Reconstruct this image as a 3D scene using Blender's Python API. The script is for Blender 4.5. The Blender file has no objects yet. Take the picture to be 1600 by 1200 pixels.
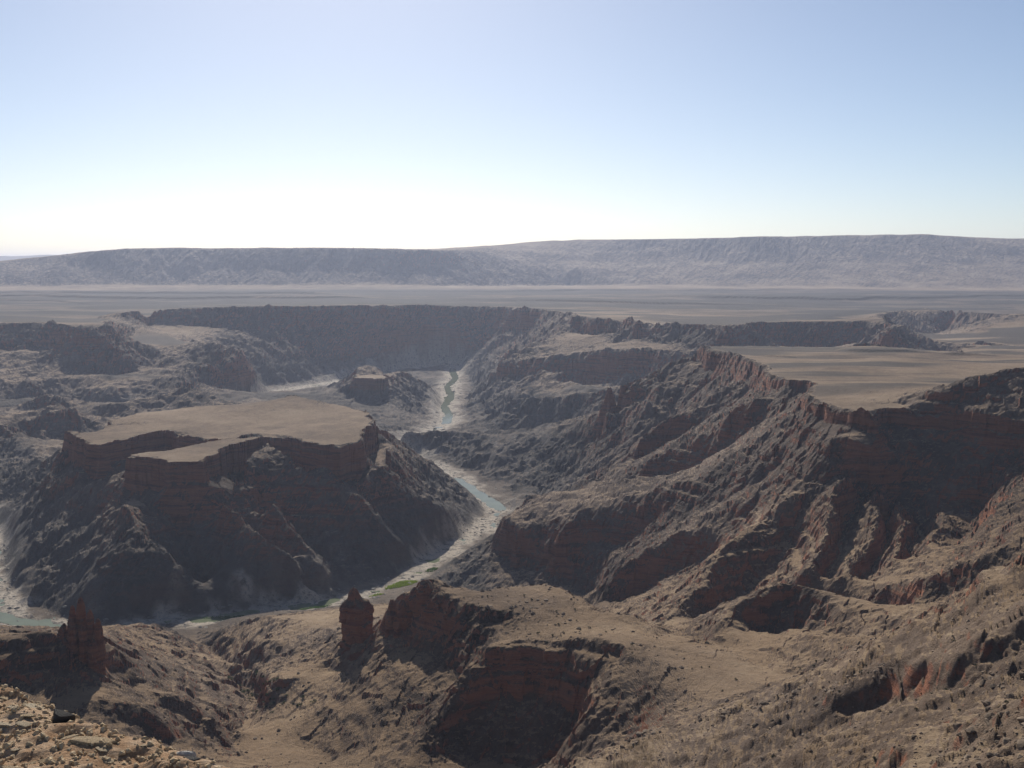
import bpy, math, time
import numpy as np
from mathutils import Vector, Matrix
T0 = time.time()
R = math.radians
scene = bpy.context.scene
coll = scene.collection
rng = np.random.default_rng(7)

# ------------------------------------------------------------------ camera, sky, sun, exposure
cam_d = bpy.data.cameras.new('camera')
cam = bpy.data.objects.new('camera', cam_d); coll.objects.link(cam)
cam.location = (0, 0, 450); cam.rotation_euler = (R(90 - 6.1537), 0, 0)
cam_d.sensor_width = 36; cam_d.lens = 36 * 1716 / 1600
cam_d.clip_start = 0.2; cam_d.clip_end = 200000
scene.camera = cam

SUN_AZ, SUN_EL = R(-9), R(33)             # azimuth measured from +Y towards +X
world = bpy.data.worlds.new('World'); scene.world = world; world.use_nodes = True
nt = world.node_tree
bg = nt.nodes['Background']; bg.inputs['Strength'].default_value = 0.09
sky = nt.nodes.new('ShaderNodeTexSky'); sky.sky_type = 'NISHITA'; sky.sun_disc = False
sky.sun_elevation = SUN_EL; sky.sun_rotation = SUN_AZ; sky.altitude = 700
sky.air_density = 0.74; sky.dust_density = 0.85; sky.ozone_density = 1.4
nt.links.new(sky.outputs['Color'], bg.inputs['Color'])
sl = bpy.data.lights.new('sun', 'SUN'); sl.energy = 5.0; sl.angle = R(0.53); sl.color = (1.0, 0.93, 0.82)
so = bpy.data.objects.new('sun', sl); coll.objects.link(so)
so.location = (0, 0, 1500)
sdir = Vector((math.sin(SUN_AZ) * math.cos(SUN_EL), math.cos(SUN_AZ) * math.cos(SUN_EL), math.sin(SUN_EL)))
so.rotation_euler = sdir.to_track_quat('Z', 'Y').to_euler()
vs = scene.view_settings
vs.view_transform = 'Standard'; vs.look = 'None'; vs.gamma = 1; vs.exposure = 0.0; vs.use_curve_mapping = False
scene.render.engine = 'CYCLES'
cy = scene.cycles
cy.use_denoising = True
cy.max_bounces = 5; cy.diffuse_bounces = 3; cy.glossy_bounces = 2; cy.transmission_bounces = 2; cy.volume_bounces = 0; cy.transparent_max_bounces = 8

# ------------------------------------------------------------------ surveyed lines: ridges, rims, cliff feet, valley floors (metres)
LINES = {
  'river': [(-253.7, 4927.1, 0), (-237.9, 4415.3, 0), (-226.3, 3857.4, 0), (-211.2, 3423.4, 0), (-190.3, 3140, 0), (-222, 2899.3, 0), (-296.3, 2792.1, 0), (-363.7, 2741.4, -0), (-312.1, 2645.2, 0), (-206.4, 2496, 0), (-154.1, 2370, 0), (-103.5, 2242.3, 0), (-56.1, 2103.5, 0), (-26.1, 1996.4, 0), (-40.4, 1889.9, 0), (-68.9, 1780.9, 0), (-101.3, 1699.1, 0), (-127.4, 1617.1, 0), (-148.4, 1552.3, 0), (-179.3, 1498.4, 0), (-218, 1456.6, 0), (-255.7, 1422.6, 0), (-313, 1411.6, 0), (-350.1, 1390.1, 0), (-384.7, 1364.1, 0), (-438.8, 1354, 0), (-494.9, 1329.2, 0), (-547.9, 1322, 0), (-601.3, 1354, 0), (-649.5, 1379.6, 0), (-713.6, 1468.3, 0), (-796.2, 1631.4, 0), (-854.7, 1768.2, 0), (-987.5, 1980.5, 0), (-1211.4, 2249.1, -0), (-1538.9, 2555.4, 0), (-2007.9, 2792.1, 0)],
  'river2': [(-253.7, 4927.1, 0), (-319.1, 4959, 0), (-447, 4773.6, 0), (-585.7, 4546.6, -0), (-678.9, 4291.3, -0), (-738.2, 4128.9, -0), (-793.8, 4041.4, 0), (-831.3, 3937.1, 0), (-832, 3780.8, 0), (-842.1, 3584.9, 0), (-901.1, 3486.2, 0)],
  'm_rim': [(-726.2, 1978.3, 170), (-704.1, 2083.1, 170), (-631.4, 2149.5, 170), (-546.5, 2189.3, 170), (-494.8, 2241.1, 170), (-397.7, 2273.4, 170), (-299.2, 2139.7, 170), (-257.7, 2038.2, 170), (-238.1, 1945.7, 170), (-249.6, 1875.9, 170), (-246.4, 1756.8, 170), (-276.6, 1705.8, 170), (-337.1, 1743.8, 170), (-367.1, 1790.3, 170), (-396.2, 1818, 170), (-426.2, 1832.1, 170)],
  'm_mound': [(-500.6, 2130.5, 175), (-467.8, 2213.5, 180), (-453.2, 2251.7, 182), (-385.3, 2187.5, 178)],
  'm_rim_l': [(-426.2, 1832.1, 170), (-436.4, 1825, 170), (-484.7, 1776.7, 170), (-545.2, 1797.1, 170), (-587.3, 1853.8, 170), (-624.7, 1797.1, 170), (-646.1, 1756.8, 170)],
  'm_lobeL': [(-726.2, 1978.3, 170), (-719.5, 1924.8, 165), (-737.5, 1882.9, 160), (-782.1, 1910.6, 158), (-728.8, 1832.1, 158), (-676.3, 1753.4, 158), (-657.4, 1741.8, 162), (-646.1, 1756.8, 170)],
  'm_lobeLbase': [(-860.3, 2060, 105.7), (-805.6, 1960, 99), (-720.4, 1840, 96.2), (-688.2, 1790, 102.6)],
  'm_front_rim': [(-426.1, 1831.5, 169), (-456.6, 1802.1, 166), (-511.8, 1736, 164), (-555.5, 1681.2, 164), (-580.2, 1646.5, 164), (-576.3, 1629.6, 164), (-533.4, 1613.1, 164), (-491.3, 1581.1, 164), (-453, 1581.1, 164), (-459.9, 1629.6, 164), (-453, 1657.9, 164), (-466.3, 1711.2, 164), (-464, 1748.7, 164)],
  'm_alcove': [(-448.4, 1640.8, 164), (-444.1, 1711.2, 164), (-432.2, 1788.6, 166), (-417.4, 1816.9, 168), (-382.3, 1802.1, 166), (-346.7, 1755.6, 166)],
  'm_gully': [(-660, 1730, 115), (-574, 1760, 134), (-500, 1790, 146), (-430, 1810, 160)],
  'm_base': [(-676.8, 1760, 106.3), (-645.9, 1720, 119.3), (-599.2, 1660, 120.9), (-567.5, 1588, 114.1), (-529.8, 1568, 113.6), (-490.2, 1560, 112.5), (-436.1, 1565, 111.4), (-423.7, 1585, 112.8), (-394.6, 1625, 115.1), (-373.5, 1660, 112.9), (-351.8, 1660, 115.9), (-307.6, 1660, 114.9), (-261.6, 1675, 123.9), (-232.5, 1710, 128.4), (-211.8, 1740, 132.1), (-208.3, 1820, 140.4), (-219.6, 1920, 140.6), (-243.8, 2070, 138.6), (-275.8, 2180, 137.6)],
  'm_backbase': [(-280, 2310, 105), (-450, 2330, 105), (-600, 2330, 110), (-740, 2300, 115)],
  'm_bank': [(-810.5, 1691.8, 4), (-736.2, 1548.3, 4), (-670.7, 1455.3, 4), (-626.3, 1412.7, 4), (-587.6, 1380.4, 4), (-524.4, 1344.4, 4), (-480.9, 1346.9, 4), (-438.8, 1359.6, 4), (-373.8, 1369.9, 4), (-356.4, 1399.1, 4), (-317.7, 1438, 4), (-257.1, 1461.1, 4), (-205.2, 1519.2, 4), (-171.8, 1554.9, 4), (-131.3, 1668.6, 4), (-77.9, 1769.4, 4), (-53.4, 1873.1, 4), (-40.3, 2000.1, 4), (-104.4, 2263.1, 4), (-202, 2515.6, 4), (-295.9, 2668.5, 4)],
  'm_bank_l': [(-810.5, 1691.8, 4), (-854.4, 1795.3, 4), (-979.8, 1989.4, 4)],
  'm_rB': [(-542.5, 1520, 123), (-518.2, 1484, 107.4), (-498.9, 1449, 96.2), (-512.1, 1434, 87.7), (-527.7, 1419, 74.2), (-547.7, 1389, 48.2), (-561.1, 1379, 31.6)],
  'm_rB2': [(-498.9, 1449, 96.2), (-469.5, 1434, 84.2), (-447.6, 1422, 69.9), (-436, 1399, 53.8), (-437.2, 1379, 35.8)],
  'm_vB': [(-498.8, 1562, 95.1), (-455.5, 1530, 56), (-433.1, 1485, 17.7), (-419.9, 1445, -6.2)],
  'm_rC': [(-405.6, 1527, 119.6), (-376.7, 1507, 103.9), (-323.3, 1472, 75.4), (-275.4, 1442, 47), (-238.1, 1422, 29)],
  'm_rC2': [(-351.4, 1581, 114.6), (-326, 1546, 87.5), (-288.8, 1516, 64.2), (-254.6, 1471, 39.8), (-229, 1446, 26.4)],
  'm_vC': [(-391.3, 1650, 95), (-359.2, 1612, 66.2), (-309.8, 1575, 31.9), (-272.2, 1545, 6.8)],
  'm_rD': [(-383.6, 1463, 64.3), (-366.2, 1433, 44.2), (-334.2, 1403, 21.7)],
  'm_vD': [(-396.3, 1555, 49.5), (-362.9, 1520, 23.3), (-320.5, 1488, -1.5)],
  'm_rE': [(-566.3, 1567, 122.3), (-586.9, 1545, 99), (-611, 1510, 70.3), (-631.9, 1450, 41.2), (-658.6, 1430, 20.5)],
  'm_vE': [(-583.3, 1585, 89.9), (-590.2, 1550, 64.9), (-610.6, 1505, 34.9), (-633.3, 1470, 4)],
  'm_rF': [(-649.8, 1675, 104.8), (-669.7, 1635, 78.5), (-698, 1585, 51.4), (-709.3, 1535, 36)],
  'm_vF': [(-624.5, 1645, 86.2), (-648.9, 1605, 61), (-680.7, 1565, 37.4), (-694.4, 1510, 19.6)],
  'm_rG': [(-203.9, 1725, 125.6), (-175.1, 1740, 96.6), (-125.2, 1760, 66.1), (-69.5, 1800, 35.6)],
  'm_rH': [(-242.8, 1640, 112), (-202.1, 1620, 72.1), (-154.4, 1620, 27.9), (-136.8, 1640, 15.6)],
  'm_vH': [(-224.4, 1684, 102.9), (-178.9, 1674, 64.6), (-126, 1694, 24), (-104.4, 1754, 2.5)],
  'far_rim': [(-3600, 4600, 255), (-2400, 4500, 255), (-1589.8, 4200, 250.6), (-1539.2, 4300, 268.4), (-1433.7, 4400, 276.9), (-1303.2, 4480, 279), (-981.4, 4560, 283.9), (-670, 4800, 277.9), (-411.2, 5050, 271.9), (-118.7, 5100, 264.2), (55.9, 4800, 266.8), (209.5, 4500, 262.5)],
  'T0': [(-3000, 3500, 255), (-2050.4, 3825.7, 255), (-1763, 3782.5, 255), (-1649.3, 3825.7, 255), (-1492.3, 3658.4, 255), (-1354.5, 3505.1, 255), (-1339.2, 3618.9, 255), (-1359.8, 3740.2, 255), (-1472.1, 3961.4, 255), (-1650.4, 4359.9, 243)],
  'T0b': [(-2900, 3350, 140), (-1956.1, 3640, 175.2), (-1710.3, 3660, 173.7), (-1581.7, 3660, 180.1), (-1455, 3610, 177.5), (-1380.1, 3580, 179.7), (-1310.8, 3680, 182.9), (-1347.9, 3850, 197.6), (-1404.9, 4050, 215.2)],
  'T0_back': [(-2113.5, 4538.5, 253), (-2008.9, 4728.5, 253), (-1839.9, 4864.2, 253)],
  'T0crest': [(-1338.2, 3680, 251.7), (-1264.3, 3640, 196.5), (-1176.1, 3560, 145.8), (-1130.5, 3480, 119.9)],
  'T0crest2': [(-1418.1, 3600, 209.8), (-1447.9, 3540, 172.4), (-1501.9, 3470, 143.3), (-1565.8, 3430, 128.7), (-1711.7, 3400, 123.5)],
  'spur': [(-1540.3, 4600, 231.6), (-1302.1, 4150, 197.3), (-1109, 3800, 187.6), (-1035.2, 3680, 200.2), (-966.8, 3640, 196.5), (-931.4, 3600, 184.5)],
  'spur_b': [(-1120.8, 3550, 150.8), (-1017.8, 3480, 140.3), (-933.9, 3470, 133.1), (-876.3, 3500, 138.6), (-892.6, 3620, 166.1), (-930.6, 3750, 177.9)],
  'spur_foot': [(-981.8, 3350, 88.8), (-907.3, 3400, 63.4), (-842, 3500, 35.5), (-829.3, 3720, 18.2)],
  'far_base': [(-945.7, 3933.6, 12), (-863.1, 3978.9, 14), (-795.1, 4111.6, 14), (-615.5, 4379.1, 14), (-446.9, 4773.8, 14), (-290.4, 4965.4, 14)],
  'far_mid': [(-1437.9, 4330, 229.3), (-1276.4, 4380, 208.9), (-959.9, 4450, 192.1), (-656.1, 4690, 186.3), (-403.9, 4950, 177.5), (-145.4, 4990, 169.5), (81.4, 4650, 166.9)],
  't2': [(-1296.5, 3180, 80.9), (-1230.8, 3180, 92.2), (-1141, 3190, 94.8), (-1078.8, 3230, 109.4), (-1041.1, 3280, 123.4), (-983.3, 3260, 121.6), (-964.1, 3200, 105)],
  't2b': [(-1266, 3100, 42.5), (-1165.4, 3100, 53.5), (-1077.1, 3110, 70.6), (-1016.4, 3150, 84.4), (-936.7, 3130, 79.3), (-951.6, 3280, 96.4)],
  't2back': [(-1286.8, 3380, 109.5), (-1194.5, 3400, 115.5), (-1084.7, 3400, 123.5)],
  't3': [(-1060.8, 2800, 91.9), (-993.5, 2820, 99.3), (-939.7, 2860, 113), (-914.9, 2900, 125.4), (-890.3, 2920, 124.9), (-842, 2900, 116.8), (-764.3, 2830, 99.8), (-698.9, 2800, 95.2)],
  't3b': [(-1088.2, 2720, 60.2), (-1012.6, 2710, 58.4), (-947.2, 2730, 71.7), (-908.3, 2760, 83.9), (-890.2, 2780, 87.9), (-833.1, 2780, 84.6)],
  't4': [(-1110, 2560, 116.5), (-1107.1, 2600, 120.5), (-1092.2, 2620, 124.2), (-1032.9, 2540, 114.6), (-1063.1, 2530, 114.4), (-1110, 2560, 116.5)],
  't4b': [(-1098.3, 2480, 72.5), (-1064.3, 2440, 56.8), (-1020.3, 2420, 52.8), (-995.5, 2430, 58.4), (-1012.5, 2500, 79.8)],
  't5': [(-1255.6, 2900, 111.7), (-1224.6, 2920, 114.5), (-1191.3, 2880, 110.6)],
  't5b': [(-1243.3, 2840, 76.7), (-1160.3, 2800, 73.6)],
  't6': [(-1481.7, 3200, 105), (-1428.7, 3230, 115.1), (-1336.7, 3260, 117.7), (-1252.8, 3290, 110.8)],
  't6b': [(-1456.6, 3120, 58.4), (-1386.6, 3150, 69.5)],
  'slopeL': [(-1900, 2400, 120), (-1235.1, 2500, 99.1), (-1138.7, 2450, 98.9), (-1002, 2250, 73.9)],
  'slopeLfoot': [(-1224.6, 2249.3, 4), (-979.8, 1989.4, 4)],
  'slr1': [(-993.4, 2230, 70.6), (-959.4, 2080, 52.6), (-955, 1990, 33.9)],
  'slr2': [(-805, 1960, 87.2), (-804.2, 1860, 66.7), (-818.1, 1790, 43.3), (-822.4, 1740, 28.3)],
  'butte_top': [(-484.9, 3350, 94.8), (-491.6, 3500, 124.2), (-449.7, 3560, 137.4), (-416.3, 3540, 128.8), (-392.6, 3420, 101.4), (-388.6, 3330, 79.2), (-428.3, 3320, 76.4), (-484.9, 3350, 94.8)],
  'butte_base': [(-507.9, 3330, 67.4), (-441.7, 3270, 35.7), (-375.5, 3280, 42.1), (-356.8, 3420, 81.3), (-385.6, 3560, 101.8)],
  'butte_l': [(-484.9, 3350, 92.8), (-538.3, 3400, 71.4), (-614.1, 3550, 52.6), (-672.5, 3700, 38)],
  'butte_r': [(-366.1, 3320, 68.6), (-312.1, 3220, 36.3), (-267.7, 3140, 14.9), (-226.6, 3080, 3.1)],
  'butte_r2': [(-407.3, 3550, 109.1), (-368.8, 3600, 100), (-342.4, 3680, 107.4), (-309.2, 3640, 79), (-279.2, 3500, 47.9)],
  'butte_foot': [(-536.8, 3150, 35.9), (-423.5, 3000, 29), (-324.3, 2900, 20.6)],
  'spurM': [(116.8, 2480, 76.9), (59.4, 2520, 64.9), (0, 2560, 58.8), (-91.9, 2600, 54.2), (-169.7, 2620, 52.7), (-248.7, 2640, 49.7), (-303.2, 2640, 46.5)],
  'spurMfoot': [(64.6, 2183.1, 4), (0, 2215.8, 4), (-83.3, 2348.9, 4), (-159.7, 2457.5, 4), (-226.6, 2558.8, 4)],
  'bankR': [(49.4, 2084.8, 4), (19.2, 2164, 4), (-13.4, 2263.1, 4)],
  'noseback': [(35.7, 1720, 88.3), (15, 1690, 88.5)],
  'rb_rear': [(-179.4, 4376.1, 4), (-164.1, 3728.7, 4), (-148.9, 3246.5, 4)],
  'rb_lo': [(-68.5, 3900, 64), (-70.8, 3450, 47.5), (-47, 3200, 29.4), (0, 3050, 31)],
  'bench': [(-77.9, 3700, 125.1), (0, 3650, 150.9), (72.8, 3560, 149.9), (145.6, 3560, 164.5), (254.1, 3480, 181.2), (394.9, 3380, 188.9), (531.7, 3250, 197)],
  'bench_b': [(-63.3, 3600, 78.9), (0, 3550, 92.4), (101.9, 3480, 99.4), (176.7, 3510, 123.2), (171.5, 3440, 64.9), (220.7, 3420, 57.1), (279.1, 3400, 71.4), (389.9, 3330, 124.3), (491.2, 3230, 162.6)],
  'bench_t': [(-22.1, 3780, 164.6), (130.7, 3730, 179.3), (296.7, 3630, 197.2), (519.2, 3420, 205.8)],
  'b_spur': [(72.7, 3550, 146.6), (76.7, 3450, 118.7), (43.2, 3350, 88.8), (19.1, 3250, 76.6)],
  'b_spur2': [(144.9, 3440, 129.8), (122, 3360, 103.6), (96.2, 3280, 84.8)],
  'lb': [(-7.2, 3050, 81.6), (53.7, 3050, 88.8), (139.9, 2980, 91.8), (224.9, 2950, 111.1), (280.5, 2900, 133.9)],
  'lb_b': [(-8.7, 2960, 43.4), (34.1, 2900, 20.6), (101.7, 2880, 16.7), (145, 2900, 34.4), (177.8, 2880, 54.4)],
  'rim2': [(217.9, 4680.5, 255), (251, 4106, 267), (318.1, 3902.2, 267), (415.3, 3854.4, 267), (423.1, 3631.7, 267), (522.9, 3590.2, 267), (606.8, 3471.2, 267), (658.7, 3324.2, 267), (763.4, 3590.2, 267), (930.9, 3631.7, 267), (1134.3, 3674.2, 267), (1306.6, 3902.2, 267), (1244, 3631.7, 267), (1138.5, 3255.3, 267)],
  'rim2b': [(191.3, 4100, 200.4), (312.7, 3830, 212.3), (436.4, 3740, 204.8), (536.9, 3680, 200.2), (634.1, 3620, 191.5), (719.6, 3520, 184.3), (930.5, 3540, 180.7), (1143.7, 3560, 181.2), (1309.6, 3560, 191.6)],
  'rim2tip': [(1344.6, 3980, 254.1), (1340.3, 3800, 229.7), (1309.2, 3560, 202.1)],
  'r2s1': [(247.6, 4050, 267.1), (184.2, 3950, 227.9), (112.6, 3860, 192.4)],
  'r2s2': [(425.6, 3950, 257.9), (367.5, 3820, 228.6), (314.8, 3720, 201.8)],
  'r2s3': [(557.9, 3830, 248.1), (507.1, 3700, 224.7), (438.9, 3580, 200.7)],
  'sc_far': [(1513.1, 4497.7, 260), (1768.4, 4902.3, 260), (1883.3, 4759.7, 260), (1936.5, 4377.2, 260), (2035.1, 4263, 260), (3400, 5200, 260)],
  'sc_floor': [(1434.7, 3900, 167), (1574.2, 4150, 173.1), (1758.3, 4500, 176), (1999.4, 4900, 174.5), (2600, 5000, 120)],
  'sc_near': [(1023.6, 2501.8, 245), (1511.4, 3500, 216.5), (1738.3, 3900, 246.7), (1817.5, 3900, 253.5), (2600, 3800, 255)],
  'sc_nb': [(1312, 3300, 171.9), (1368.1, 3250, 176.1), (1496.7, 3200, 180.3)],
  'prim': [(994.9, 2431.9, 255), (902.8, 2665.6, 255), (695.2, 2645.7, 258), (525.2, 2569.9, 262), (428.6, 2487.9, 268), (424, 2304.1, 272), (449, 2195, 274), (449, 2064.4, 276), (425.3, 1883.3, 278), (404.7, 1727.7, 279), (410.6, 1649, 280), (441.3, 1630.3, 280), (441, 1594.3, 280), (403.1, 1510.7, 280), (379, 1435.4, 280), (377.1, 1360.7, 280), (399, 1293.3, 280), (414.6, 1248.2, 280), (433.2, 1293.3, 280), (444.7, 1305, 280), (469.1, 1287.5, 280), (504.7, 1281.7, 280), (532, 1248.2, 280), (548.3, 1226.9, 280), (570, 1211.3, 280), (594.7, 1148.1, 280), (1100, 900, 285), (1500, 700, 290)],
  'pbase': [(413.4, 2420, 234.7), (424.3, 2230, 235.8), (417.8, 1980, 236.5), (390.7, 1730, 251.2), (396.8, 1630, 261.8), (415.1, 1590, 263.6), (375, 1425, 266.9), (371.7, 1345, 263.6), (391.1, 1278, 263.8), (408.4, 1234, 261.4), (451.1, 1276, 250.4), (498.3, 1262, 249.6), (525.8, 1230, 249.6), (564, 1195, 248.1), (589.8, 1135, 248.8)],
  'pmid': [(500.8, 2254.2, 260), (645.1, 2206.7, 264), (799.9, 2206.7, 264), (962.2, 2286, 260)],
  'pmid2': [(437.8, 1824.6, 278), (540.6, 1847.6, 278), (716.2, 1883.3, 278)],
  'pscarp': [(469.7, 1958.8, 278), (572.8, 1958.8, 278), (706.1, 2012.6, 278), (783.3, 2093.5, 276)],
  'pscarp2': [(571.5, 2328.8, 266), (675.4, 2311.7, 266), (804.6, 2294.8, 266)],
  'knoll': [(471.1, 1325.8, 282), (495.4, 1330, 295.6), (510.5, 1300, 309.8), (533, 1300, 317.5), (570.6, 1300, 327.4), (608.4, 1300, 333.6), (668.7, 1300, 343.5)],
  'knoll_f': [(471.9, 1295.6, 282), (511.4, 1280.2, 284), (547.4, 1225.5, 286), (566.4, 1204.2, 286)],
  'knoll_back': [(800, 1500, 282), (600, 1560, 280), (1300, 1500, 282)],
  'R0': [(404.9, 1225, 278.1), (394.3, 1240, 263.4), (372.1, 1250, 248.5), (356.2, 1285, 235.2)],
  'R0a': [(390.9, 1480, 271.2), (360.7, 1400, 253.5), (339.8, 1390, 234.3), (315.4, 1370, 211.2), (287.6, 1390, 186.1), (243.7, 1420, 168.4), (187.2, 1470, 147), (131.5, 1530, 126.4), (93, 1570, 119.8), (58.8, 1600, 116.4), (40.3, 1620, 109.3)],
  'R0nose': [(131.1, 1525, 125.6), (92.2, 1480, 113.7), (69.4, 1460, 100.6), (53.2, 1440, 79.1)],
  'nose_top': [(40.1, 1610, 109.5), (39.1, 1570, 107.5), (0, 1570, 97.1), (-14.8, 1560, 92.7), (-14.5, 1530, 88.5), (19.6, 1500, 89.2)],
  'nose_b': [(-23.1, 1555, 59), (-27.3, 1525, 38.7), (0, 1490, 34.5), (43.6, 1460, 38.4), (68.4, 1430, 33.7), (87.6, 1395, 26.8), (104.3, 1340, 32.7)],
  'nose_mid': [(60.4, 1450, 81), (86.6, 1455, 77), (120.9, 1450, 76.6), (154.3, 1440, 79.1)],
  'nose_foot': [(-98.6, 1500, 17.9), (-54.1, 1510, 28.9), (-32.9, 1580, 43.1), (-11.1, 1863.6, 4)],
  'spurN': [(-27.2, 1520, 47.4), (-58.2, 1500, 36.3), (-84.5, 1490, 24.4)],
  'R0v': [(314.7, 1330, 191.9), (262.3, 1340, 153.6), (211.6, 1370, 126.3), (166.7, 1400, 89.4), (125.3, 1400, 63.8)],
  'R1b': [(283.9, 1265, 158), (264.1, 1270, 152.2), (220.8, 1280, 135.9), (184.3, 1290, 124), (157, 1285, 106.5), (141.8, 1285, 98.7), (120.4, 1275, 78.8), (111.6, 1260, 63.8)],
  'R1bf': [(238.4, 1250, 118.9), (196, 1262, 86.5), (158.6, 1262, 61.7), (123.6, 1250, 47.7)],
  'R1': [(396.8, 1235, 251), (366.3, 1225, 224.7), (327, 1195, 204.4), (308.2, 1190, 197.6), (280, 1170, 178.5), (252.3, 1150, 169.9), (218.9, 1110, 160.8), (195.7, 1060, 141.4), (158.9, 1020, 128), (138, 1000, 122)],
  'R1f': [(311.8, 1165, 164.1), (286.3, 1130, 145.2), (254.2, 1090, 126), (215, 1055, 113.7), (175.1, 1005, 107.9)],
  'R1v': [(352.6, 1215, 199.6), (327.5, 1195, 187.1), (317.6, 1165, 177.5), (307.3, 1125, 165.7), (284.1, 1070, 154.9), (271.6, 1040, 147.2)],
  'R2': [(371.6, 1190, 221.2), (348.9, 1150, 206.8), (322.3, 1105, 191.6), (308.7, 1065, 180.9), (287.5, 1035, 172.7), (263.4, 1000, 162.5)],
  'R2v': [(401.5, 1215, 200.3), (360.9, 1150, 174.8), (342.5, 1115, 166.2), (317.7, 1065, 156.2), (290.3, 1022, 146.2)],
  'R3': [(403.5, 1185, 208.6), (380.1, 1125, 191), (359.5, 1075, 180.3), (329.2, 1040, 171.4), (295.5, 995, 160.3)],
  'R3v': [(429.1, 1210, 185.3), (399.9, 1145, 164.9), (372, 1085, 157.3), (329.4, 1020, 146.8)],
  'R4': [(424, 1175, 203.6), (406.1, 1125, 191), (384, 1070, 179.6), (368.4, 1030, 173.4)],
  'R4v': [(453.8, 1185, 177.2), (432.6, 1140, 168.9), (404.1, 1085, 164), (377.5, 1040, 156.8)],
  'R5': [(456.4, 1150, 194.3), (423.3, 1085, 183.8), (399, 1040, 179), (376.5, 1010, 173.3), (356.6, 985, 165.1)],
  'R5v': [(504.3, 1180, 181.9), (476.3, 1120, 175.2), (429.8, 1045, 171.3)],
  'R6': [(500.5, 960, 249.3), (442, 930, 230.2), (410.5, 905, 219.7), (388.3, 895, 211.9), (364.6, 905, 197.6), (343.7, 940, 177.5), (326.6, 950, 169.4), (304.3, 950, 155.9)],
  'R6v': [(415.2, 870, 210), (388.8, 880, 201.9), (360.1, 885, 181.5), (337.4, 880, 172.2), (318.3, 885, 165.2)],
  'Gcrest': [(204.7, 921, 160.9), (217.3, 931, 167.5), (233.5, 941, 172.6), (246.8, 936, 171.2), (268.7, 926, 168.5), (285.1, 916, 167.6), (299.5, 866, 172.3), (307.1, 826, 183.1), (309, 776, 198.3)],
  'Gbase': [(202.3, 915, 138.5), (211.1, 912, 132.2), (223.1, 905, 133.5), (242.7, 908, 140.9), (248.6, 890, 147), (267.7, 840, 156.3), (283.8, 800, 170.2)],
  'Gcliff': [(209.5, 930, 154.7), (221.8, 925, 152.3), (241.9, 928, 154.2), (246.9, 915, 152.7)],
  'Gback': [(206.7, 985, 133), (257.5, 1000, 140.5), (293.6, 980, 140.6), (331.1, 920, 148.2)],
  'Gcrag': [(164, 880, 142.8), (176.5, 905, 151.5), (195.9, 940, 157.3), (203.8, 945, 154.6)],
  'Gval': [(138.4, 960, 121.4), (151.5, 900, 133.6), (172.7, 870, 140.4)],
  'Glit': [(195.9, 800, 144.9), (190, 830, 144.3), (181.1, 860, 141.3), (165, 885, 138.9)],
  'Gbump': [(236, 850, 158), (251.3, 820, 167.3), (261, 775, 177.5)],
  'Gsad': [(195.4, 790, 149.2), (211, 760, 154.9), (223.2, 740, 165.9)],
  'sidev': [(139.1, 965, 119.7), (121.4, 1010, 104.3), (103.8, 1080, 82.4), (90.5, 1160, 62.3), (60, 1250, 40), (0, 1340, 18.7), (-69, 1440, 8.7), (-98.6, 1500, 13.3)],
  'Ftop': [(-79.2, 960, 171.7), (-67.8, 945, 169.1), (-56, 935, 164.6), (-36.6, 940, 163.7), (-17, 950, 164.7), (5.7, 960, 165.2), (28.7, 960, 167), (47.5, 945, 168.5), (63.3, 920, 166.9), (75.5, 900, 163.1)],
  'Ftop2': [(106.7, 890, 163.5), (116.2, 880, 157.5), (123.3, 870, 153.3), (145.5, 840, 154.7), (169.3, 815, 153.9), (189.1, 780, 152.5)],
  'Fsad': [(75.5, 900, 162), (88.1, 890, 161.9), (106.7, 890, 163)],
  'Fmid': [(-43.9, 915, 161.1), (-10.8, 900, 163.1), (26.5, 885, 162.4), (67.1, 860, 159.9), (102.1, 850, 160.7)],
  'Frim': [(-27.8, 840, 151), (-12.6, 835, 153.9), (6, 835, 156.4), (20, 830, 156.7), (34.7, 825, 157.4), (47.8, 838, 161.1), (72.2, 835, 163.7), (90.7, 815, 164)],
  'Fcl1': [(-22.5, 828, 134.7), (-5, 828, 139.9), (19.9, 826, 141.6), (44.6, 822, 144.7)],
  'Fcb': [(-47.7, 785, 101.7), (-33.9, 800, 111.2), (-22.1, 812, 115.4), (5.9, 816, 117.3), (33.7, 808, 117), (47, 792, 114.6), (48.8, 765, 110.6)],
  'Falc': [(-37.6, 772, 92.8), (0, 766, 88.3), (32.5, 762, 90.2)],
  'Fbl': [(-12.6, 835, 152.8), (-27.3, 825, 146.1), (-38.5, 818, 137.5), (-48.7, 805, 128.3), (-57.4, 790, 117), (-64.5, 770, 106), (-73, 750, 100.6), (-80.1, 730, 96)],
  'Fbr': [(90.3, 812, 164.5), (82.4, 795, 157.2), (63.8, 765, 146.7), (53.4, 748, 139.4), (47, 738, 132.8)],
  'Fbrb': [(45.7, 715, 121.5), (55.3, 700, 127), (81.9, 730, 135.4), (93.5, 735, 142.5)],
  'Fbrc': [(69.5, 825, 156.4), (60.3, 800, 145.3), (50.6, 775, 137.9), (46.3, 765, 132.3)],
  'Fbv': [(75.8, 812, 156), (65.9, 792, 145.9), (53.2, 765, 139.5)],
  'Frside': [(102.3, 810, 161.7), (122.2, 780, 160.3), (150.4, 755, 157.8), (180, 745, 157.9)],
  'Frfoot': [(87.9, 690, 152.6), (108.6, 690, 161.3), (139.7, 700, 163.7), (175.2, 725, 162.6)],
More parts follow.
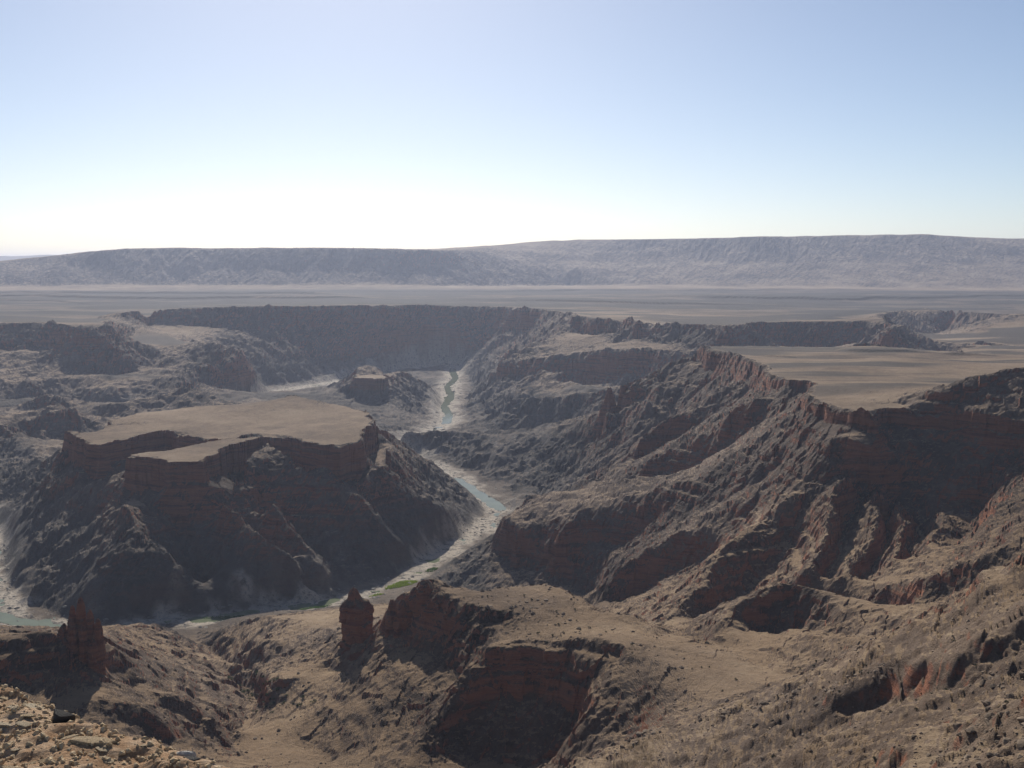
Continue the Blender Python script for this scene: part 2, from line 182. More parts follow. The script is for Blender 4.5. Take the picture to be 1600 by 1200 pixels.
  'gully': [(-132.4, 722.7, 88), (-165.8, 777.3, 78), (-202.3, 821.3, 70), (-233.5, 857.8, 64), (-238.2, 896.3, 58), (-235.6, 925.5, 54), (-239.4, 969.5, 48), (-252.3, 1013.1, 42), (-279.3, 1056, 36), (-284.7, 1102.9, 30), (-316.9, 1155.7, 20), (-343.2, 1199.9, 14), (-378, 1257.3, 8), (-413.6, 1311.3, 2)],
  'gully2': [(-284.7, 1102.9, 30), (-217.8, 950, 85.3), (-185.3, 960, 84.4), (-150.6, 960, 84.4)],
  'flank': [(-128.8, 975, 118.1), (-114.2, 950, 117.8), (-89, 925, 120.8), (-58.3, 880, 123.1), (-51.6, 855, 119.1), (-70.3, 830, 107.9), (-92.3, 800, 95.1), (-107.9, 770, 84)],
  'flank_lo': [(-208.2, 930, 69.6), (-170.6, 880, 76.3), (-180.7, 850, 67.5), (-138.1, 810, 70.1)],
  'cragtop': [(-122.9, 985, 129.9), (-118, 985, 139), (-110.3, 980, 146.6), (-89.9, 970, 163.4), (-79.3, 962, 170.5)],
  'cragbase': [(-123.5, 970, 119.8), (-105.6, 950, 123.7), (-89.9, 935, 131.7), (-80.2, 920, 128.3), (-59.9, 905, 133.5), (-54.4, 905, 141.9)],
  'crag2': [(-71.3, 930, 162.1), (-64.3, 935, 164.6), (-55.4, 925, 163.7), (-51.4, 912, 153.6)],
  'Fback': [(-165.5, 1150, 79.9), (-115, 1200, 78.5), (-71.9, 1200, 71.2), (-28.3, 1180, 77.5), (34.4, 1150, 86.9)],
  'spire': [(-156.9, 985, 105.5), (-141.5, 980, 104.3), (-135.2, 1000, 106.5), (-150.1, 1020, 102.8), (-156.9, 985, 105.5)],
  'kn': [(-338.2, 1200, 34.8), (-327.9, 1230, 37.4), (-290.6, 1230, 51.8), (-247.7, 1180, 64.4), (-199.9, 1110, 77), (-170.3, 1050, 89.3)],
  'knf': [(-291.6, 1090, 45.1), (-277.1, 1110, 54.9), (-258.5, 1120, 61.1), (-239.9, 1090, 65.4)],
  'knb': [(-278, 1060, 51), (-252, 1045, 56), (-228.3, 1035, 62.3)],
  'knbank': [(-376.1, 1304.3, 6), (-351.1, 1361.2, 6), (-306.6, 1382.1, 6), (-249, 1384.8, 6), (-204.1, 1420.2, 6), (-143.8, 1503, 6), (-116.8, 1564.6, 6)],
  'Lcrest': [(-700, 800, 215), (-428.7, 830, 167.5), (-399.2, 830, 159.8), (-385.9, 835, 160.6), (-372.4, 840, 164.1), (-358.2, 845, 154.5), (-347.7, 850, 147.5), (-343.9, 880, 142.3), (-393.3, 1020, 103.4), (-407.1, 1130, 69.5), (-410.6, 1230, 35.9), (-409.2, 1290, 8.5)],
  'Lbase': [(-410.3, 790, 139.3), (-384.4, 795, 132.3), (-357.1, 798, 126.1), (-328.1, 810, 123.8), (-327.8, 838, 125.6)],
  'Lr1': [(-332, 860, 122.5), (-314.6, 850, 117.8), (-289.2, 850, 110.9), (-271.4, 865, 103.3), (-254, 860, 93.4), (-239.1, 865, 79.4), (-228.4, 880, 68.5)],
  'Lr1v': [(-315.3, 855, 105.7), (-288.1, 850, 97), (-262.8, 850, 86.3), (-245.6, 880, 64)],
  'Lr2': [(-319.3, 800, 125.3), (-305.4, 800, 121.3), (-284.7, 810, 117.2), (-266.7, 800, 107.2), (-244.3, 800, 96.6), (-226.8, 820, 75.8)],
  'Lr2v': [(-307.1, 792, 113.6), (-281.7, 787, 105.8), (-256.9, 797, 83.8), (-236.5, 827, 64.8)],
  'Lr0': [(-358.1, 930, 119), (-334, 940, 106.7), (-309.9, 970, 86.7), (-295.2, 1020, 64.1), (-274, 1020, 55.2)],
  'Lr0v': [(-368.1, 1020, 90.1), (-341.2, 1050, 73), (-324.6, 1100, 48.2)],
  'Lback': [(-425.4, 1180, 44.7), (-484, 1150, 47.8), (-543.3, 1130, 58.3), (-568.4, 1100, 72.2)],
  'Lbank': [(-556.3, 1304.3, 6), (-498.8, 1297.3, 6), (-450.5, 1316.3, 6), (-413.2, 1310.2, 4)],
  'Lbank2': [(-556.3, 1304.3, 6), (-598, 1292.6, 6), (-667.8, 1340.9, 6)],
  'Lnear': [(-500, 500, 200), (-350, 560, 140), (-220, 620, 105)],
  'Lnear2': [(-600, 250, 310), (-300, 300, 260), (-100, 400, 210), (0, 420, 200)],
  'S1': [(310.2, 580, 311.2), (267.2, 560, 296.6), (252.9, 560, 289), (236, 560, 277), (224.3, 565, 266.4), (217.7, 580, 252.6), (205.8, 600, 234.6), (193, 640, 205.5), (178, 670, 187.3), (146, 690, 170), (104.8, 665, 165.5), (70, 640, 162), (36.5, 600, 164.8)],
  'S2': [(257.7, 480, 317.6), (225.2, 470, 302.5), (214.6, 470, 295.2), (203.8, 470, 285.1), (197.2, 480, 273.8), (192.9, 500, 262.7), (182.3, 520, 249.4), (163.6, 520, 238)],
  'S2b': [(245.4, 455, 305), (219.3, 456, 290.5), (212.4, 455, 283.8), (203.2, 455, 274.5), (193.8, 458, 267), (186.8, 468, 259.5), (186, 488, 249.5), (185.2, 510, 238.5), (170, 510, 231.5), (157.2, 508, 227.8)],
  'S3': [(178.7, 330, 332.6), (161.9, 335, 317.2), (158.7, 345, 307.8), (154.9, 355, 299.2), (150.9, 365, 292.7), (144.7, 390, 281.2), (140.3, 395, 273.5), (129.6, 380, 269.4)],
  'S3b': [(141.2, 290, 314), (132.2, 310, 302.6), (130, 350, 283.6)],
  'S4': [(160.5, 530, 228.2), (142.6, 560, 208.6), (114.2, 570, 197.1), (85.2, 560, 190.9)],
  'S5': [(130.9, 430, 248.3), (114.5, 470, 226.6), (91.4, 500, 209.1)],
  'near': [(-500, 60, 390), (-200, 45, 400), (0, 40, 402), (150, 60, 395), (300, 120, 370)],
  'near2': [(120, 240, 300), (60, 300, 265), (20, 420, 200), (30, 520, 145)],
  'nearR': [(700, 100, 430), (700, 300, 390), (800, 500, 330)],
  'plain1': [(-5000, 6500, 260), (-2500, 6800, 260), (0, 6500, 260), (2500, 6500, 260), (5500, 6500, 265)],
  'plain2': [(-7000, 8300, 265), (-2500, 8600, 265), (500, 8900, 260), (3500, 8800, 265), (8500, 8500, 280)],
  'mesaLfoot': [(-4598.8, 8800, 272.2), (-4133.8, 8900, 280.5), (-3134.8, 9000, 289), (-2089.8, 9000, 289), (-1056.5, 9100, 287.2), (-436.6, 9400, 276.4), (0, 9800, 269)],
  'mesaLmid': [(-4480.3, 9200, 397), (-3988.6, 9300, 423.2), (-3251.4, 9350, 423.1), (-2167.7, 9350, 417.7), (-1095.6, 9450, 406.4), (-559.4, 9650, 399.9), (0, 10200, 432.4), (625.5, 10800, 493.5), (1262.1, 10900, 531.6)],
  'mesaLrim': [(-5447.3, 9400, 433.8), (-4732.8, 9500, 466.4), (-4424.6, 9550, 488.5), (-4112.7, 9600, 521.8), (-3853.3, 9650, 555.5), (-3422.5, 9700, 600.6), (-3085.5, 9700, 611.8), (-2580.8, 9700, 606.2), (-2019.7, 9700, 606.2), (-1402.6, 9700, 606.2), (-902.4, 9750, 595.8), (-630, 9900, 586.7), (-421.1, 10400, 605.5), (-190.8, 11000, 646.1), (67.6, 11700, 692.1)],
  'mesaLback': [(-7000, 12500, 460), (-3500, 12500, 550), (-800, 12500, 560)],
  'mesaRfoot': [(0, 9800, 269), (586.4, 10100, 263.4), (1160.9, 10000, 276.9), (1971.1, 9700, 265.2), (2786.6, 9600, 272.7), (3510.5, 9300, 251.3), (4320.1, 9300, 262.1), (5130.1, 9300, 262.1)],
  'mesaRmid': [(1262.1, 10900, 531.6), (2128.9, 10500, 468.1), (3011.9, 10400, 479.9), (3840.7, 10200, 467.6), (4727, 10200, 467.6), (5613.3, 10200, 467.6)],
  'mesaRrim': [(67.6, 11700, 692.1), (670.4, 11600, 723.3), (1317.6, 11400, 725.1), (2006.3, 11200, 726.7), (2661.4, 11100, 743.3), (3398.4, 11100, 756), (4129.8, 11000, 765.8), (4576.3, 11000, 728.1), (5085.1, 11000, 721.7), (6037.8, 11000, 734.4)],
  'mesaRback': [(-500, 15000, 630), (3000, 15000, 730), (8000, 15000, 730)],
  'spurMback': [(100, 2850, 14), (60, 2900, 10), (-60, 2850, 10), (-150, 2800, 10)],
  'midfloor': [(330, 3200, 60), (500, 3080, 65), (700, 3060, 75), (900, 3100, 90), (1150, 3250, 105)],
  'primback': [(430, 2620, 150), (560, 2800, 150), (800, 2800, 160), (1000, 2620, 160)],
  'Fdrain': [(40, 660, 98), (0, 712, 90), (-70, 712, 89), (-132, 722, 88)],
  'ca': [(407.6, 2405, 257.2), (341.9, 2395, 232.7), (274.1, 2375, 207.9), (219.5, 2355, 190.6), (204.4, 2320, 153.3), (193.6, 2285, 119.8), (164.7, 2235, 83.1), (116.1, 2185, 58.7)],
  'cb': [(417.3, 2355, 244.6), (348.2, 2285, 203.7), (268, 2215, 166.7), (231.6, 2175, 135.7), (216.5, 2135, 105.9), (147.8, 2085, 67.9)],
  'cc': [(417.9, 1955, 254.2), (347.6, 1935, 214), (283.4, 1905, 188.3), (235.3, 1885, 164.2), (186.3, 1835, 126.9), (146.3, 1805, 101.9), (110.4, 1775, 87.4)],
  'cd': [(358.2, 1615, 258.7), (313.6, 1655, 207.9), (265.6, 1675, 180), (209.7, 1675, 150), (164.5, 1685, 123), (118.3, 1665, 106.8)],
  'vab': [(402.7, 2500, 195.2), (316.3, 2450, 159.8), (253.9, 2400, 127.4), (220.6, 2340, 86.8), (161.9, 2285, 47.6)],
  'vbc': [(423.6, 2190, 213.9), (361.7, 2200, 176.4), (292.3, 2160, 140.4), (247.7, 2100, 105.3), (180.9, 2040, 70), (118.9, 2010, 51.5)],
  'vcd': [(382.2, 1860, 218.7), (335.4, 1900, 177.7), (278.5, 1890, 145.4), (219.7, 1860, 114.7), (162.5, 1830, 81.6)],
  'vde': [(366.8, 1600, 234.9), (335.4, 1580, 190.6), (284.5, 1605, 152.9), (216.2, 1660, 117.9), (161.6, 1705, 94.5)],
  'R6l': [(523.1, 1105, 232.2), (502.4, 1090, 222.1), (449.2, 1025, 200.3), (412.6, 985, 191.5), (384.6, 955, 186.6)],
  'R1lv': [(340, 1270, 212.7), (310.3, 1250, 190.1), (283.4, 1240, 168.3), (253.2, 1215, 137.1), (213.1, 1190, 114.5), (180.5, 1160, 98.1), (147.7, 1120, 93)],
  'Rz': [(323.9, 1330, 199.1), (294.1, 1290, 184.1), (271.8, 1265, 165.6)],
  'm_gully2': [(-660, 1780, 138), (-590, 1805, 146), (-520, 1830, 152)],
  't3v': [(-1150, 3000, 65), (-900, 3020, 70), (-760, 3050, 60)],
  'mback2': [(-1000, 2420, 60), (-850, 2480, 65), (-600, 2520, 55), (-400, 2500, 40)],
  'spurMmid': [(68.8, 2330, 29.9), (0, 2380, 30.9), (-86.7, 2450, 36.1)],
  'behind': [(-900, -60, 446), (-200, -40, 447), (200, -40, 447), (900, -60, 446)],
  'behind2': [(-6000, -1500, 450), (6000, -1500, 450)],
}
CAPS = {
  'butte': [(-484.9, 3350), (-491.6, 3500), (-449.7, 3560), (-416.3, 3540), (-392.6, 3420), (-388.6, 3330), (-428.3, 3320)],
  'mesa': [(-726.2, 1978.3), (-704.1, 2083.1), (-631.4, 2149.5), (-546.5, 2189.3), (-494.8, 2241.1), (-397.7, 2273.4), (-299.2, 2139.7), (-257.7, 2038.2), (-238.1, 1945.7), (-249.6, 1875.9), (-246.4, 1756.8), (-276.6, 1705.8), (-337.1, 1743.8), (-365.6, 1783.1), (-391.6, 1796.2), (-419.4, 1802.1), (-434.1, 1774.5), (-448.8, 1729.7), (-455.9, 1687.1), (-450, 1646.5), (-459.9, 1629.6), (-453, 1581.1), (-491.3, 1581.1), (-533.4, 1613.1), (-574.4, 1624.1), (-580.2, 1646.5), (-555.5, 1681.2), (-511.8, 1736), (-456.6, 1802.1), (-438.4, 1824.5), (-484.7, 1776.7), (-545.2, 1797.1), (-587.3, 1853.8), (-624.7, 1797.1), (-646.1, 1756.8), (-657.4, 1741.8), (-671.7, 1741.4), (-723.8, 1819.6), (-776.7, 1897.6), (-732.4, 1869.9), (-716.9, 1918)],
  'plateau': [(428.6, 2487.9), (424, 2304.1), (449, 2195), (449, 2064.4), (425.3, 1883.3), (404.7, 1727.7), (410.6, 1649), (441.3, 1630.3), (441, 1594.3), (403.1, 1510.7), (379, 1435.4), (377.1, 1360.7), (399, 1293.3), (414.6, 1248.2), (433.2, 1293.3), (444.7, 1305), (469.1, 1287.5), (504.7, 1281.7), (532, 1248.2), (548.3, 1226.9), (570, 1211.3), (594.7, 1148.1), (1100, 900), (1500, 700), (1600, 2300), (994, 2430), (700, 2640)],
}

# ------------------------------------------------------------------ noise
TAB = rng.random((256, 256)).astype(np.float32) * 2 - 1
def vnoise(x, y, seed=0):
    x = x + seed * 17.31; y = y + seed * 9.73
    ix = np.floor(x).astype(np.int32); iy = np.floor(y).astype(np.int32)
    fx = (x - ix).astype(np.float32); fy = (y - iy).astype(np.float32)
    fx = fx * fx * fx * (fx * (fx * 6 - 15) + 10); fy = fy * fy * fy * (fy * (fy * 6 - 15) + 10)
    a = TAB[ix & 255, iy & 255]; b = TAB[(ix + 1) & 255, iy & 255]
    c = TAB[ix & 255, (iy + 1) & 255]; d = TAB[(ix + 1) & 255, (iy + 1) & 255]
    return (a + (b - a) * fx) * (1 - fy) + (c + (d - c) * fx) * fy
def fbm(x, y, wl, octs, gain=0.5, seed=0):
    s = 0; amp = 1.0; c, n = 0.8, 0.6
    for k in range(octs):
        s = s + amp * vnoise(x / wl, y / wl, seed + k * 3.7)
        x, y = c * x - n * y, n * x + c * y
        wl *= 0.47; amp *= gain
    return s
def sstep(a, b, x):
    t = np.clip((x - a) / (b - a), 0, 1); return t * t * (3 - 2 * t)

# ------------------------------------------------------------------ base surface: membrane through the surveyed lines, three nested grids
def densify(pts, step):
    out = []
    for a, b in zip(pts[:-1], pts[1:]):
        n = max(1, int(math.hypot(b[0] - a[0], b[1] - a[1]) / step))
        for k in range(n):
            t = k / n; out.append((a[0] + (b[0] - a[0]) * t, a[1] + (b[1] - a[1]) * t, a[2] + (b[2] - a[2]) * t))
    out.append(pts[-1]); return out
def relax(z, m, c, iters, w=1.0):
    for _ in range(iters):
        p = np.pad(z, 1, mode='edge')
        z = 0.25 * (p[:-2, 1:-1] + p[2:, 1:-1] + p[1:-1, :-2] + p[1:-1, 2:])
        z[m] = c[m]
    return z
class Grid:
    def __init__(s, x0, x1, y0, y1, h, parent=None, iters=70):
        s.x0, s.y0, s.h = x0, y0, h
        s.nx = int((x1 - x0) / h) + 1; s.ny = int((y1 - y0) / h) + 1
        pts = np.array([p for l in LINES.values() for p in densify(l, h * 0.5)], dtype=np.float64)
        k = (pts[:, 0] > x0) & (pts[:, 0] < x1) & (pts[:, 1] > y0) & (pts[:, 1] < y1); pts = pts[k]
        levels = []; f = 1
        while min(s.nx, s.ny) // f > 6: levels.append(f); f *= 2
        z = None
        for f in reversed(levels):
            ny, nx = -(-s.ny // f), -(-s.nx // f)
            gx = np.clip(np.round((pts[:, 0] - x0) / (h * f)).astype(int), 0, nx - 1)
            gy = np.clip(np.round((pts[:, 1] - y0) / (h * f)).astype(int), 0, ny - 1)
            acc = np.zeros((ny, nx)); cnt = np.zeros((ny, nx))
            np.add.at(acc, (gy, gx), pts[:, 2]); np.add.at(cnt, (gy, gx), 1)
            m = cnt > 0; c = np.where(m, acc / np.maximum(cnt, 1), 0)
            if parent is not None:
                yy, xx = np.mgrid[0:ny, 0:nx]
                e = (yy == 0) | (xx == 0) | (yy == ny - 1) | (xx == nx - 1)
                X = x0 + xx * h * f; Y = y0 + yy * h * f
                c[e] = parent.sample(X[e], Y[e]); m |= e
            if z is None: z = np.full((ny, nx), pts[:, 2].mean())
            else:
                yi = np.linspace(0, z.shape[0] - 1, ny); xi = np.linspace(0, z.shape[1] - 1, nx)
                z = bil(z, xi[None, :] + 0 * yi[:, None], yi[:, None] + 0 * xi[None, :])
            z[m] = c[m]
            z = relax(z, m, c, iters if f > 1 else iters // 2)
        s.z = blur(z, 1).astype(np.float32)
        zs = blur(z, 4)
        gy_, gx_ = np.gradient(zs, h); s.gx = gx_.astype(np.float32); s.gy = gy_.astype(np.float32)
    def inside(s, x, y, mar):
        dx = np.minimum(x - s.x0, s.x0 + (s.nx - 1) * s.h - x); dy = np.minimum(y - s.y0, s.y0 + (s.ny - 1) * s.h - y)
        return sstep(0, mar, np.minimum(dx, dy))
    def sample(s, x, y, which='z'):
        return bil(getattr(s, which), np.clip((x - s.x0) / s.h, 0, s.nx - 1.001), np.clip((y - s.y0) / s.h, 0, s.ny - 1.001))
def bil(a, x, y):
    ix = np.minimum(x.astype(np.int64), a.shape[1] - 2); iy = np.minimum(y.astype(np.int64), a.shape[0] - 2)
    fx = x - ix; fy = y - iy
    return (a[iy, ix] * (1 - fx) + a[iy, ix + 1] * fx) * (1 - fy) + (a[iy + 1, ix] * (1 - fx) + a[iy + 1, ix + 1] * fx) * fy
def blur(a, n):
    for _ in range(n):
        p = np.pad(a, 1, mode='edge')
        a = 0.25 * p[1:-1, 1:-1] + 0.125 * (p[:-2, 1:-1] + p[2:, 1:-1] + p[1:-1, :-2] + p[1:-1, 2:]) + 0.0625 * (p[:-2, :-2] + p[:-2, 2:] + p[2:, :-2] + p[2:, 2:])
    return a
g_far = Grid(-9500, 9500, -2500, 16000, 40)
g_mid = Grid(-3300, 3500, 1800, 6500, 9, g_far)
g_near = Grid(-1500, 1700, 20, 2700, 4, g_mid)
print('grids', round(time.time() - T0, 1))
def blend(x, y, which):
    v = g_far.sample(x, y, which)
    w = g_mid.inside(x, y, 120); v = v * (1 - w) + g_mid.sample(x, y, which) * w
    w = g_near.inside(x, y, 80); return v * (1 - w) + g_near.sample(x, y, which) * w

# river distance
def seg_dist(x, y, pts):
    d = np.full(x.shape, 1e9, np.float32)
    for a, b in zip(pts[:-1], pts[1:]):
        ax, ay = a[0], a[1]; bx, by = b[0] - ax, b[1] - ay
        t = np.clip(((x - ax) * bx + (y - ay) * by) / (bx * bx + by * by + 1e-6), 0, 1)
        d = np.minimum(d, np.hypot(x - ax - t * bx, y - ay - t * by))
    return d
def river_dist(x, y):
    return np.minimum(seg_dist(x, y, LINES['river']), seg_dist(x, y, LINES['river2']))

POOLS = [([(-270, 4834), (-222, 4350), (-248, 4063), (-205, 3780), (-222, 3502), (-186, 3300), (-187, 3114)], 15), ([(-115, 2283), (-56, 2115), (-21, 2007)], 13), ([(-280, 1406), (-256, 1423), (-238, 1445)], 9), ([(-400, 1359), (-372, 1364), (-342, 1393)], 9), ([(-700, 1390), (-626, 1354), (-578, 1334)], 13)]
def gullies(x, y, dx, dy, wl):
    """stripes that run down the slope: height in -1..1 and its derivative across the slope"""
    px, py = x / wl, y / wl
    ix, iy = np.floor(px), np.floor(py); fx, fy = (px - ix).astype(np.float32), (py - iy).astype(np.float32)
    ix = ix.astype(np.int32); iy = iy.astype(np.int32)
    tx, ty = -dy.astype(np.float32), dx.astype(np.float32)
    hc = np.zeros_like(fx); hs = np.zeros_like(fx); ws = np.zeros_like(fx)
    for i in (-1, 0, 1):
        for j in (-1, 0, 1):
            cx = (ix + i) & 255; cyy = (iy + j) & 255
            ox = 0.5 + 0.25 * TAB[cx, cyy]; oy = 0.5 + 0.25 * TAB[cyy, (cx + 91) & 255]
            ux = fx - i - ox; uy = fy - j - oy
            w = np.clip(1 - (ux * ux + uy * uy) / 1.4, 0, 1); w = w * w * w
            ph = (ux * tx + uy * ty) * np.float32(6.2832) + np.float32(3.0) * TAB[(cx + 33) & 255, cyy]
            hc += np.cos(ph) * w; hs += np.sin(ph) * w; ws += w
    ws = np.maximum(ws, 1e-4)
    return hc / ws, -hs / ws

lay_z = [-60.0]; lay_t = []
while lay_z[-1] < 900:
    t = float(rng.choice([4, 5, 7, 9, 14])) * float(rng.uniform(.8, 1.2)); lay_t.append(t); lay_z.append(lay_z[-1] + t)
lay_z = np.array(lay_z); lay_t = np.array(lay_t); lay_a = rng.uniform(0.2, 0.9, len(lay_t))
def strata(z, m):
    k = np.clip(np.searchsorted(lay_z, z) - 1, 0, len(lay_t) - 1)
    u = (z - lay_z[k]) / lay_t[k]
    return z + m * lay_a[k] * lay_t[k] * np.sin(6.2832 * u) / 6.2832

def inside(px, py, poly):
    r = np.zeros(px.shape, bool); n = len(poly)
    for i in range(n):
        x1, y1 = poly[i][:2]; x2, y2 = poly[(i + 1) % n][:2]
        if y1 == y2: continue
        c = ((y1 > py) != (y2 > py)) & (px < (x2 - x1) * (py - y1) / (y2 - y1) + x1); r ^= c
    return r
def blocks(x, y, wl, ang, seed):
    """joint blocks: one random value for each cell of a turned, uneven grid"""
    c, n = math.cos(ang), math.sin(ang)
    u = (c * x - n * y) / wl; v = (n * x + c * y) / (wl * 1.4)
    u = u + 0.35 * vnoise(u * 0.7, v * 0.7, seed); v = v + 0.35 * vnoise(u * 0.7, v * 0.7, seed + 5)
    iu = np.floor(u).astype(np.int64) + seed * 7; iv = np.floor(v).astype(np.int64) + seed * 13
    return TAB[iu & 255, iv & 255], TAB[iv & 255, (iu + 77) & 255]

def height(x, y):
    dist = np.hypot(x, y)
    d1 = sstep(1400, 3600, dist); d2 = sstep(4500, 8500, dist)
    dn = 0.3 + 0.7 * sstep(950, 1350, dist)
    rd = np.full(x.shape, 250.0); low = blend(x, y, 'z') < 75
    rd[low] = river_dist(x[low], y[low])
    wa = sstep(10, 90, rd) * np.where(dist < 60, 0, 1)
    wx = x.copy(); wy = y.copy()
    for wl, amp, sd in ((900, 50 * d2, 1), (260, 4 + 22 * d1 + 22 * d2, 2), (75, 4.5 + 3 * d1, 3), (26, 2.6, 4), (9.5, 1.2, 5)):
        wx += wa * amp * vnoise(x / wl, y / wl, sd); wy += wa * amp * vnoise(x / wl, y / wl, sd + 10)
    for wl, amp, ang, sd in ((15, 3.0, 0.5, 1), (6.5, 1.5, 1.1, 2)):
        bu, bv = blocks(wx, wy, wl, ang, sd)
        k = wa * amp * (0.6 + 0.4 * sstep(500, 1000, dist) + d1); wx = wx + k * bu; wy = wy + k * bv
    z = blend(wx, wy, 'z').astype(np.float64)
    gx = blend(wx, wy, 'gx'); gy = blend(wx, wy, 'gy')
    sl = np.hypot(gx, gy) + 1e-5
    m = sstep(0.10, 0.5, sl) * wa
    calm = 1 - 0.8 * np.exp(-((x + 155) / 85) ** 4 - ((y - 855) / 95) ** 4) - 0.5 * np.exp(-((x + 300) / 70) ** 4 - ((y - 930) / 110) ** 4)
    mfull = m; m = m * calm
    ex, ey = gx.copy(), gy.copy()
    for wl, amp in ((560, 9 * d2), (230, 10 * d1 - 4 * d2), (95, 2.4 * dn + 4.5 * d1), (43, 1.5 * dn + 2 * d1), (20, 0.8 * dn + d1), (9.3, 0.5 * (1 - d1))):
        l = np.hypot(ex, ey) + 1e-5
        c, d = gullies(x, y, ex / l, ey / l, wl)
        z += amp * m * (c - 0.35 * np.abs(d))
        k = 0.55 * sl * np.minimum(1, amp / (0.03 * wl + 1e-6))
        tx, ty = -ey / l, ex / l
        ex = ex + tx * d * k; ey = ey + ty * d * k
    # sharp spurs that run down from the plateau towards the river
    reg = sstep(1330, 1450, y) * sstep(2480, 2340, y) * sstep(20, 110, x) * sstep(600, 480, x) * sstep(12, 50, z) * sstep(268, 235, z) * sstep(0.08, 0.25, sl)
    k = reg > 0.01
    xk, yk = x[k], y[k]
    u = (yk + 0.22 * xk + 34 * vnoise(xk / 140, yk / 140, 63) + 9 * vnoise(xk / 37, yk / 37, 64)) / (50 + 0.016 * (yk - 1400))
    t = np.abs(2 * (u - np.floor(u)) - 1)
    z[k] += reg[k] * (15 + 9 * TAB[np.floor(u + 0.5).astype(np.int64) & 255, 5]) * (t - 0.45) * (0.75 + 0.5 * vnoise(xk / 90, yk / 400, 65))
    sl = sl + 0; m[k] = np.maximum(m[k], reg[k])
    # uneven ground everywhere
    z += wa * (1 + 0.8 * d1) * (0.9 * fbm(x, y, 60, 3, 0.5, 11) * (0.3 + m) + 0.5 * fbm(x, y, 10, 3, 0.6, 15) * (0.2 + 1.4 * m))
    z += sstep(730, 610, dist) * wa * (1.9 * (0.4 - np.abs(fbm(x + 0.6 * y, y, 17, 4, 0.62, 37)) * 1.3) + 0.8 * (0.4 - np.abs(fbm(x, y, 5, 2, 0.6, 39))))
    zl = np.where(dist > 2700, 200.0, 118.0)
    g2 = sstep(zl, zl - 45, z) * sstep(22, 75, rd) * sstep(1450, 1650, dist) * sstep(7000, 5500, dist)
    k = g2 > 0.01
    xk, yk = x[k], y[k]
    z[k] += g2[k] * (1 - 0.42 * d1[k]) * (11 * (0.45 - np.abs(fbm(xk, yk, 105, 2, 0.5, 25)) * 1.5) + 5.5 * (0.4 - np.abs(fbm(xk, yk, 40, 3, 0.5, 27)) * 1.4))
    m = np.maximum(m, 0.6 * g2)
    crag = sstep(0.0, 0.5, fbm(x, y, 85, 3, 0.6, 17)) * m * (1 + 0.6 * d1)
    gnz = sstep(95, 45, z) * sstep(1250, 1500, dist) * sstep(0.1, 0.3, sl) * wa
    z += (1.5 * crag + 2.0 * gnz) * (0.7 - np.abs(fbm(x, y, 26, 4, 0.55, 19)) * 1.6)
    ms = sstep(0.3, 0.75, sl) * wa * sstep(2, 30, z)
    ms *= 0.35 + 0.65 * sstep(-0.3, 0.5, vnoise(x / 120, y / 120, 22) + 0.5 * vnoise(x / 31, y / 31, 23))
    z = strata(z + 3.5 * vnoise(x / 160, y / 160, 21), ms)
    # cap rock: sheer cliffs below the rims of the mesa and the plateau
    for key, zt, hc in (('mesa', 166.0, 56.0), ('plateau', 0.0, 20.0), ('butte', 110.0, 26.0)):
        poly = CAPS[key]
        near = (wx > min(p[0] for p in poly) - 80) & (wx < max(p[0] for p in poly) + 80) & (wy > min(p[1] for p in poly) - 80) & (wy < max(p[1] for p in poly) + 80)
        qx, qy = wx[near], wy[near]
        sd = seg_dist(qx, qy, poly + poly[:1]); inn = inside(qx, qy, poly)
        zn = z[near]
        rimz = zt if zt else 279.0 + 1.5 * vnoise(qx / 60, qy / 60, 55)
        lim = rimz - hc * sstep(-0.5, 5.5, sd) * (0.75 + 0.35 * vnoise(qx / 45, qy / 45, 57)) - 0.55 * np.maximum(sd - 6, 0)
        if not zt: lim = np.where(qy < 1950, lim, 1e6)
        out = np.where(sd < 40, np.minimum(zn, lim), zn)
        flat = np.maximum(zn, rimz - 1.2 - 2.5 * sstep(14, 0, sd) * sstep(-0.2, 0.6, vnoise(qx / 22, qy / 22, 58))) if zt else zn
        z[near] = np.where(inn, flat, out)
    # low scarps that cross the plains
    for y0, amp, sd, x0, x1 in ((5750, 11, 1, -6000, 2500), (6500, 13, 2, -7000, 6000), (7400, 12, 3, -8000, 8000), (8100, 10, 4, -8000, 8000)):
        e = y - y0 - 340 * vnoise(x / 1300, y * 0 + 3.3, sd) - 90 * vnoise(x / 260, y / 400, sd + 20)
        z += amp * sstep(0, 45, e) * sstep(900, 120, e) * sstep(x0, x0 + 600, x) * sstep(x1, x1 - 600, x) * sstep(-0.45, 0.1, vnoise(x / 1700, y * 0 + 1.7, sd + 40)) * sstep(0.16, 0.06, sl)
    for y0, amp, sd, x0, x1 in ((2120, 5, 7, 440, 900), (2400, 6, 8, 480, 1100)):
        e = y - y0 - 150 * vnoise(x / 230, y * 0 + 3.3, sd) - 40 * vnoise(x / 60, y / 90, sd + 20)
        z += amp * sstep(-0.35, 0.25, vnoise(x / 110, y * 0 + 5.1, sd + 30)) * sstep(0, 22, e) * sstep(200, 40, e) * sstep(x0, x0 + 120, x) * sstep(x1, x1 - 160, x) * sstep(0.25, 0.1, sl)
    # river bed
    bed = 1.3 + 1.1 * fbm(x, y, 34, 4, 0.6, 31) - 0.7 * np.exp(-(rd / 10) ** 2)
    for pool, hw in POOLS:
        k = rd < 60
        pd = seg_dist(x[k], y[k], pool) + 4 * vnoise(x[k] / 17, y[k] / 17, 33)
        bed[k] -= 3.0 * sstep(hw * 1.25, hw * 0.6, pd)
    wv = 10 + 8 * vnoise(x / 120, y / 120, 41)
    t = sstep(wv, wv + 34, rd)
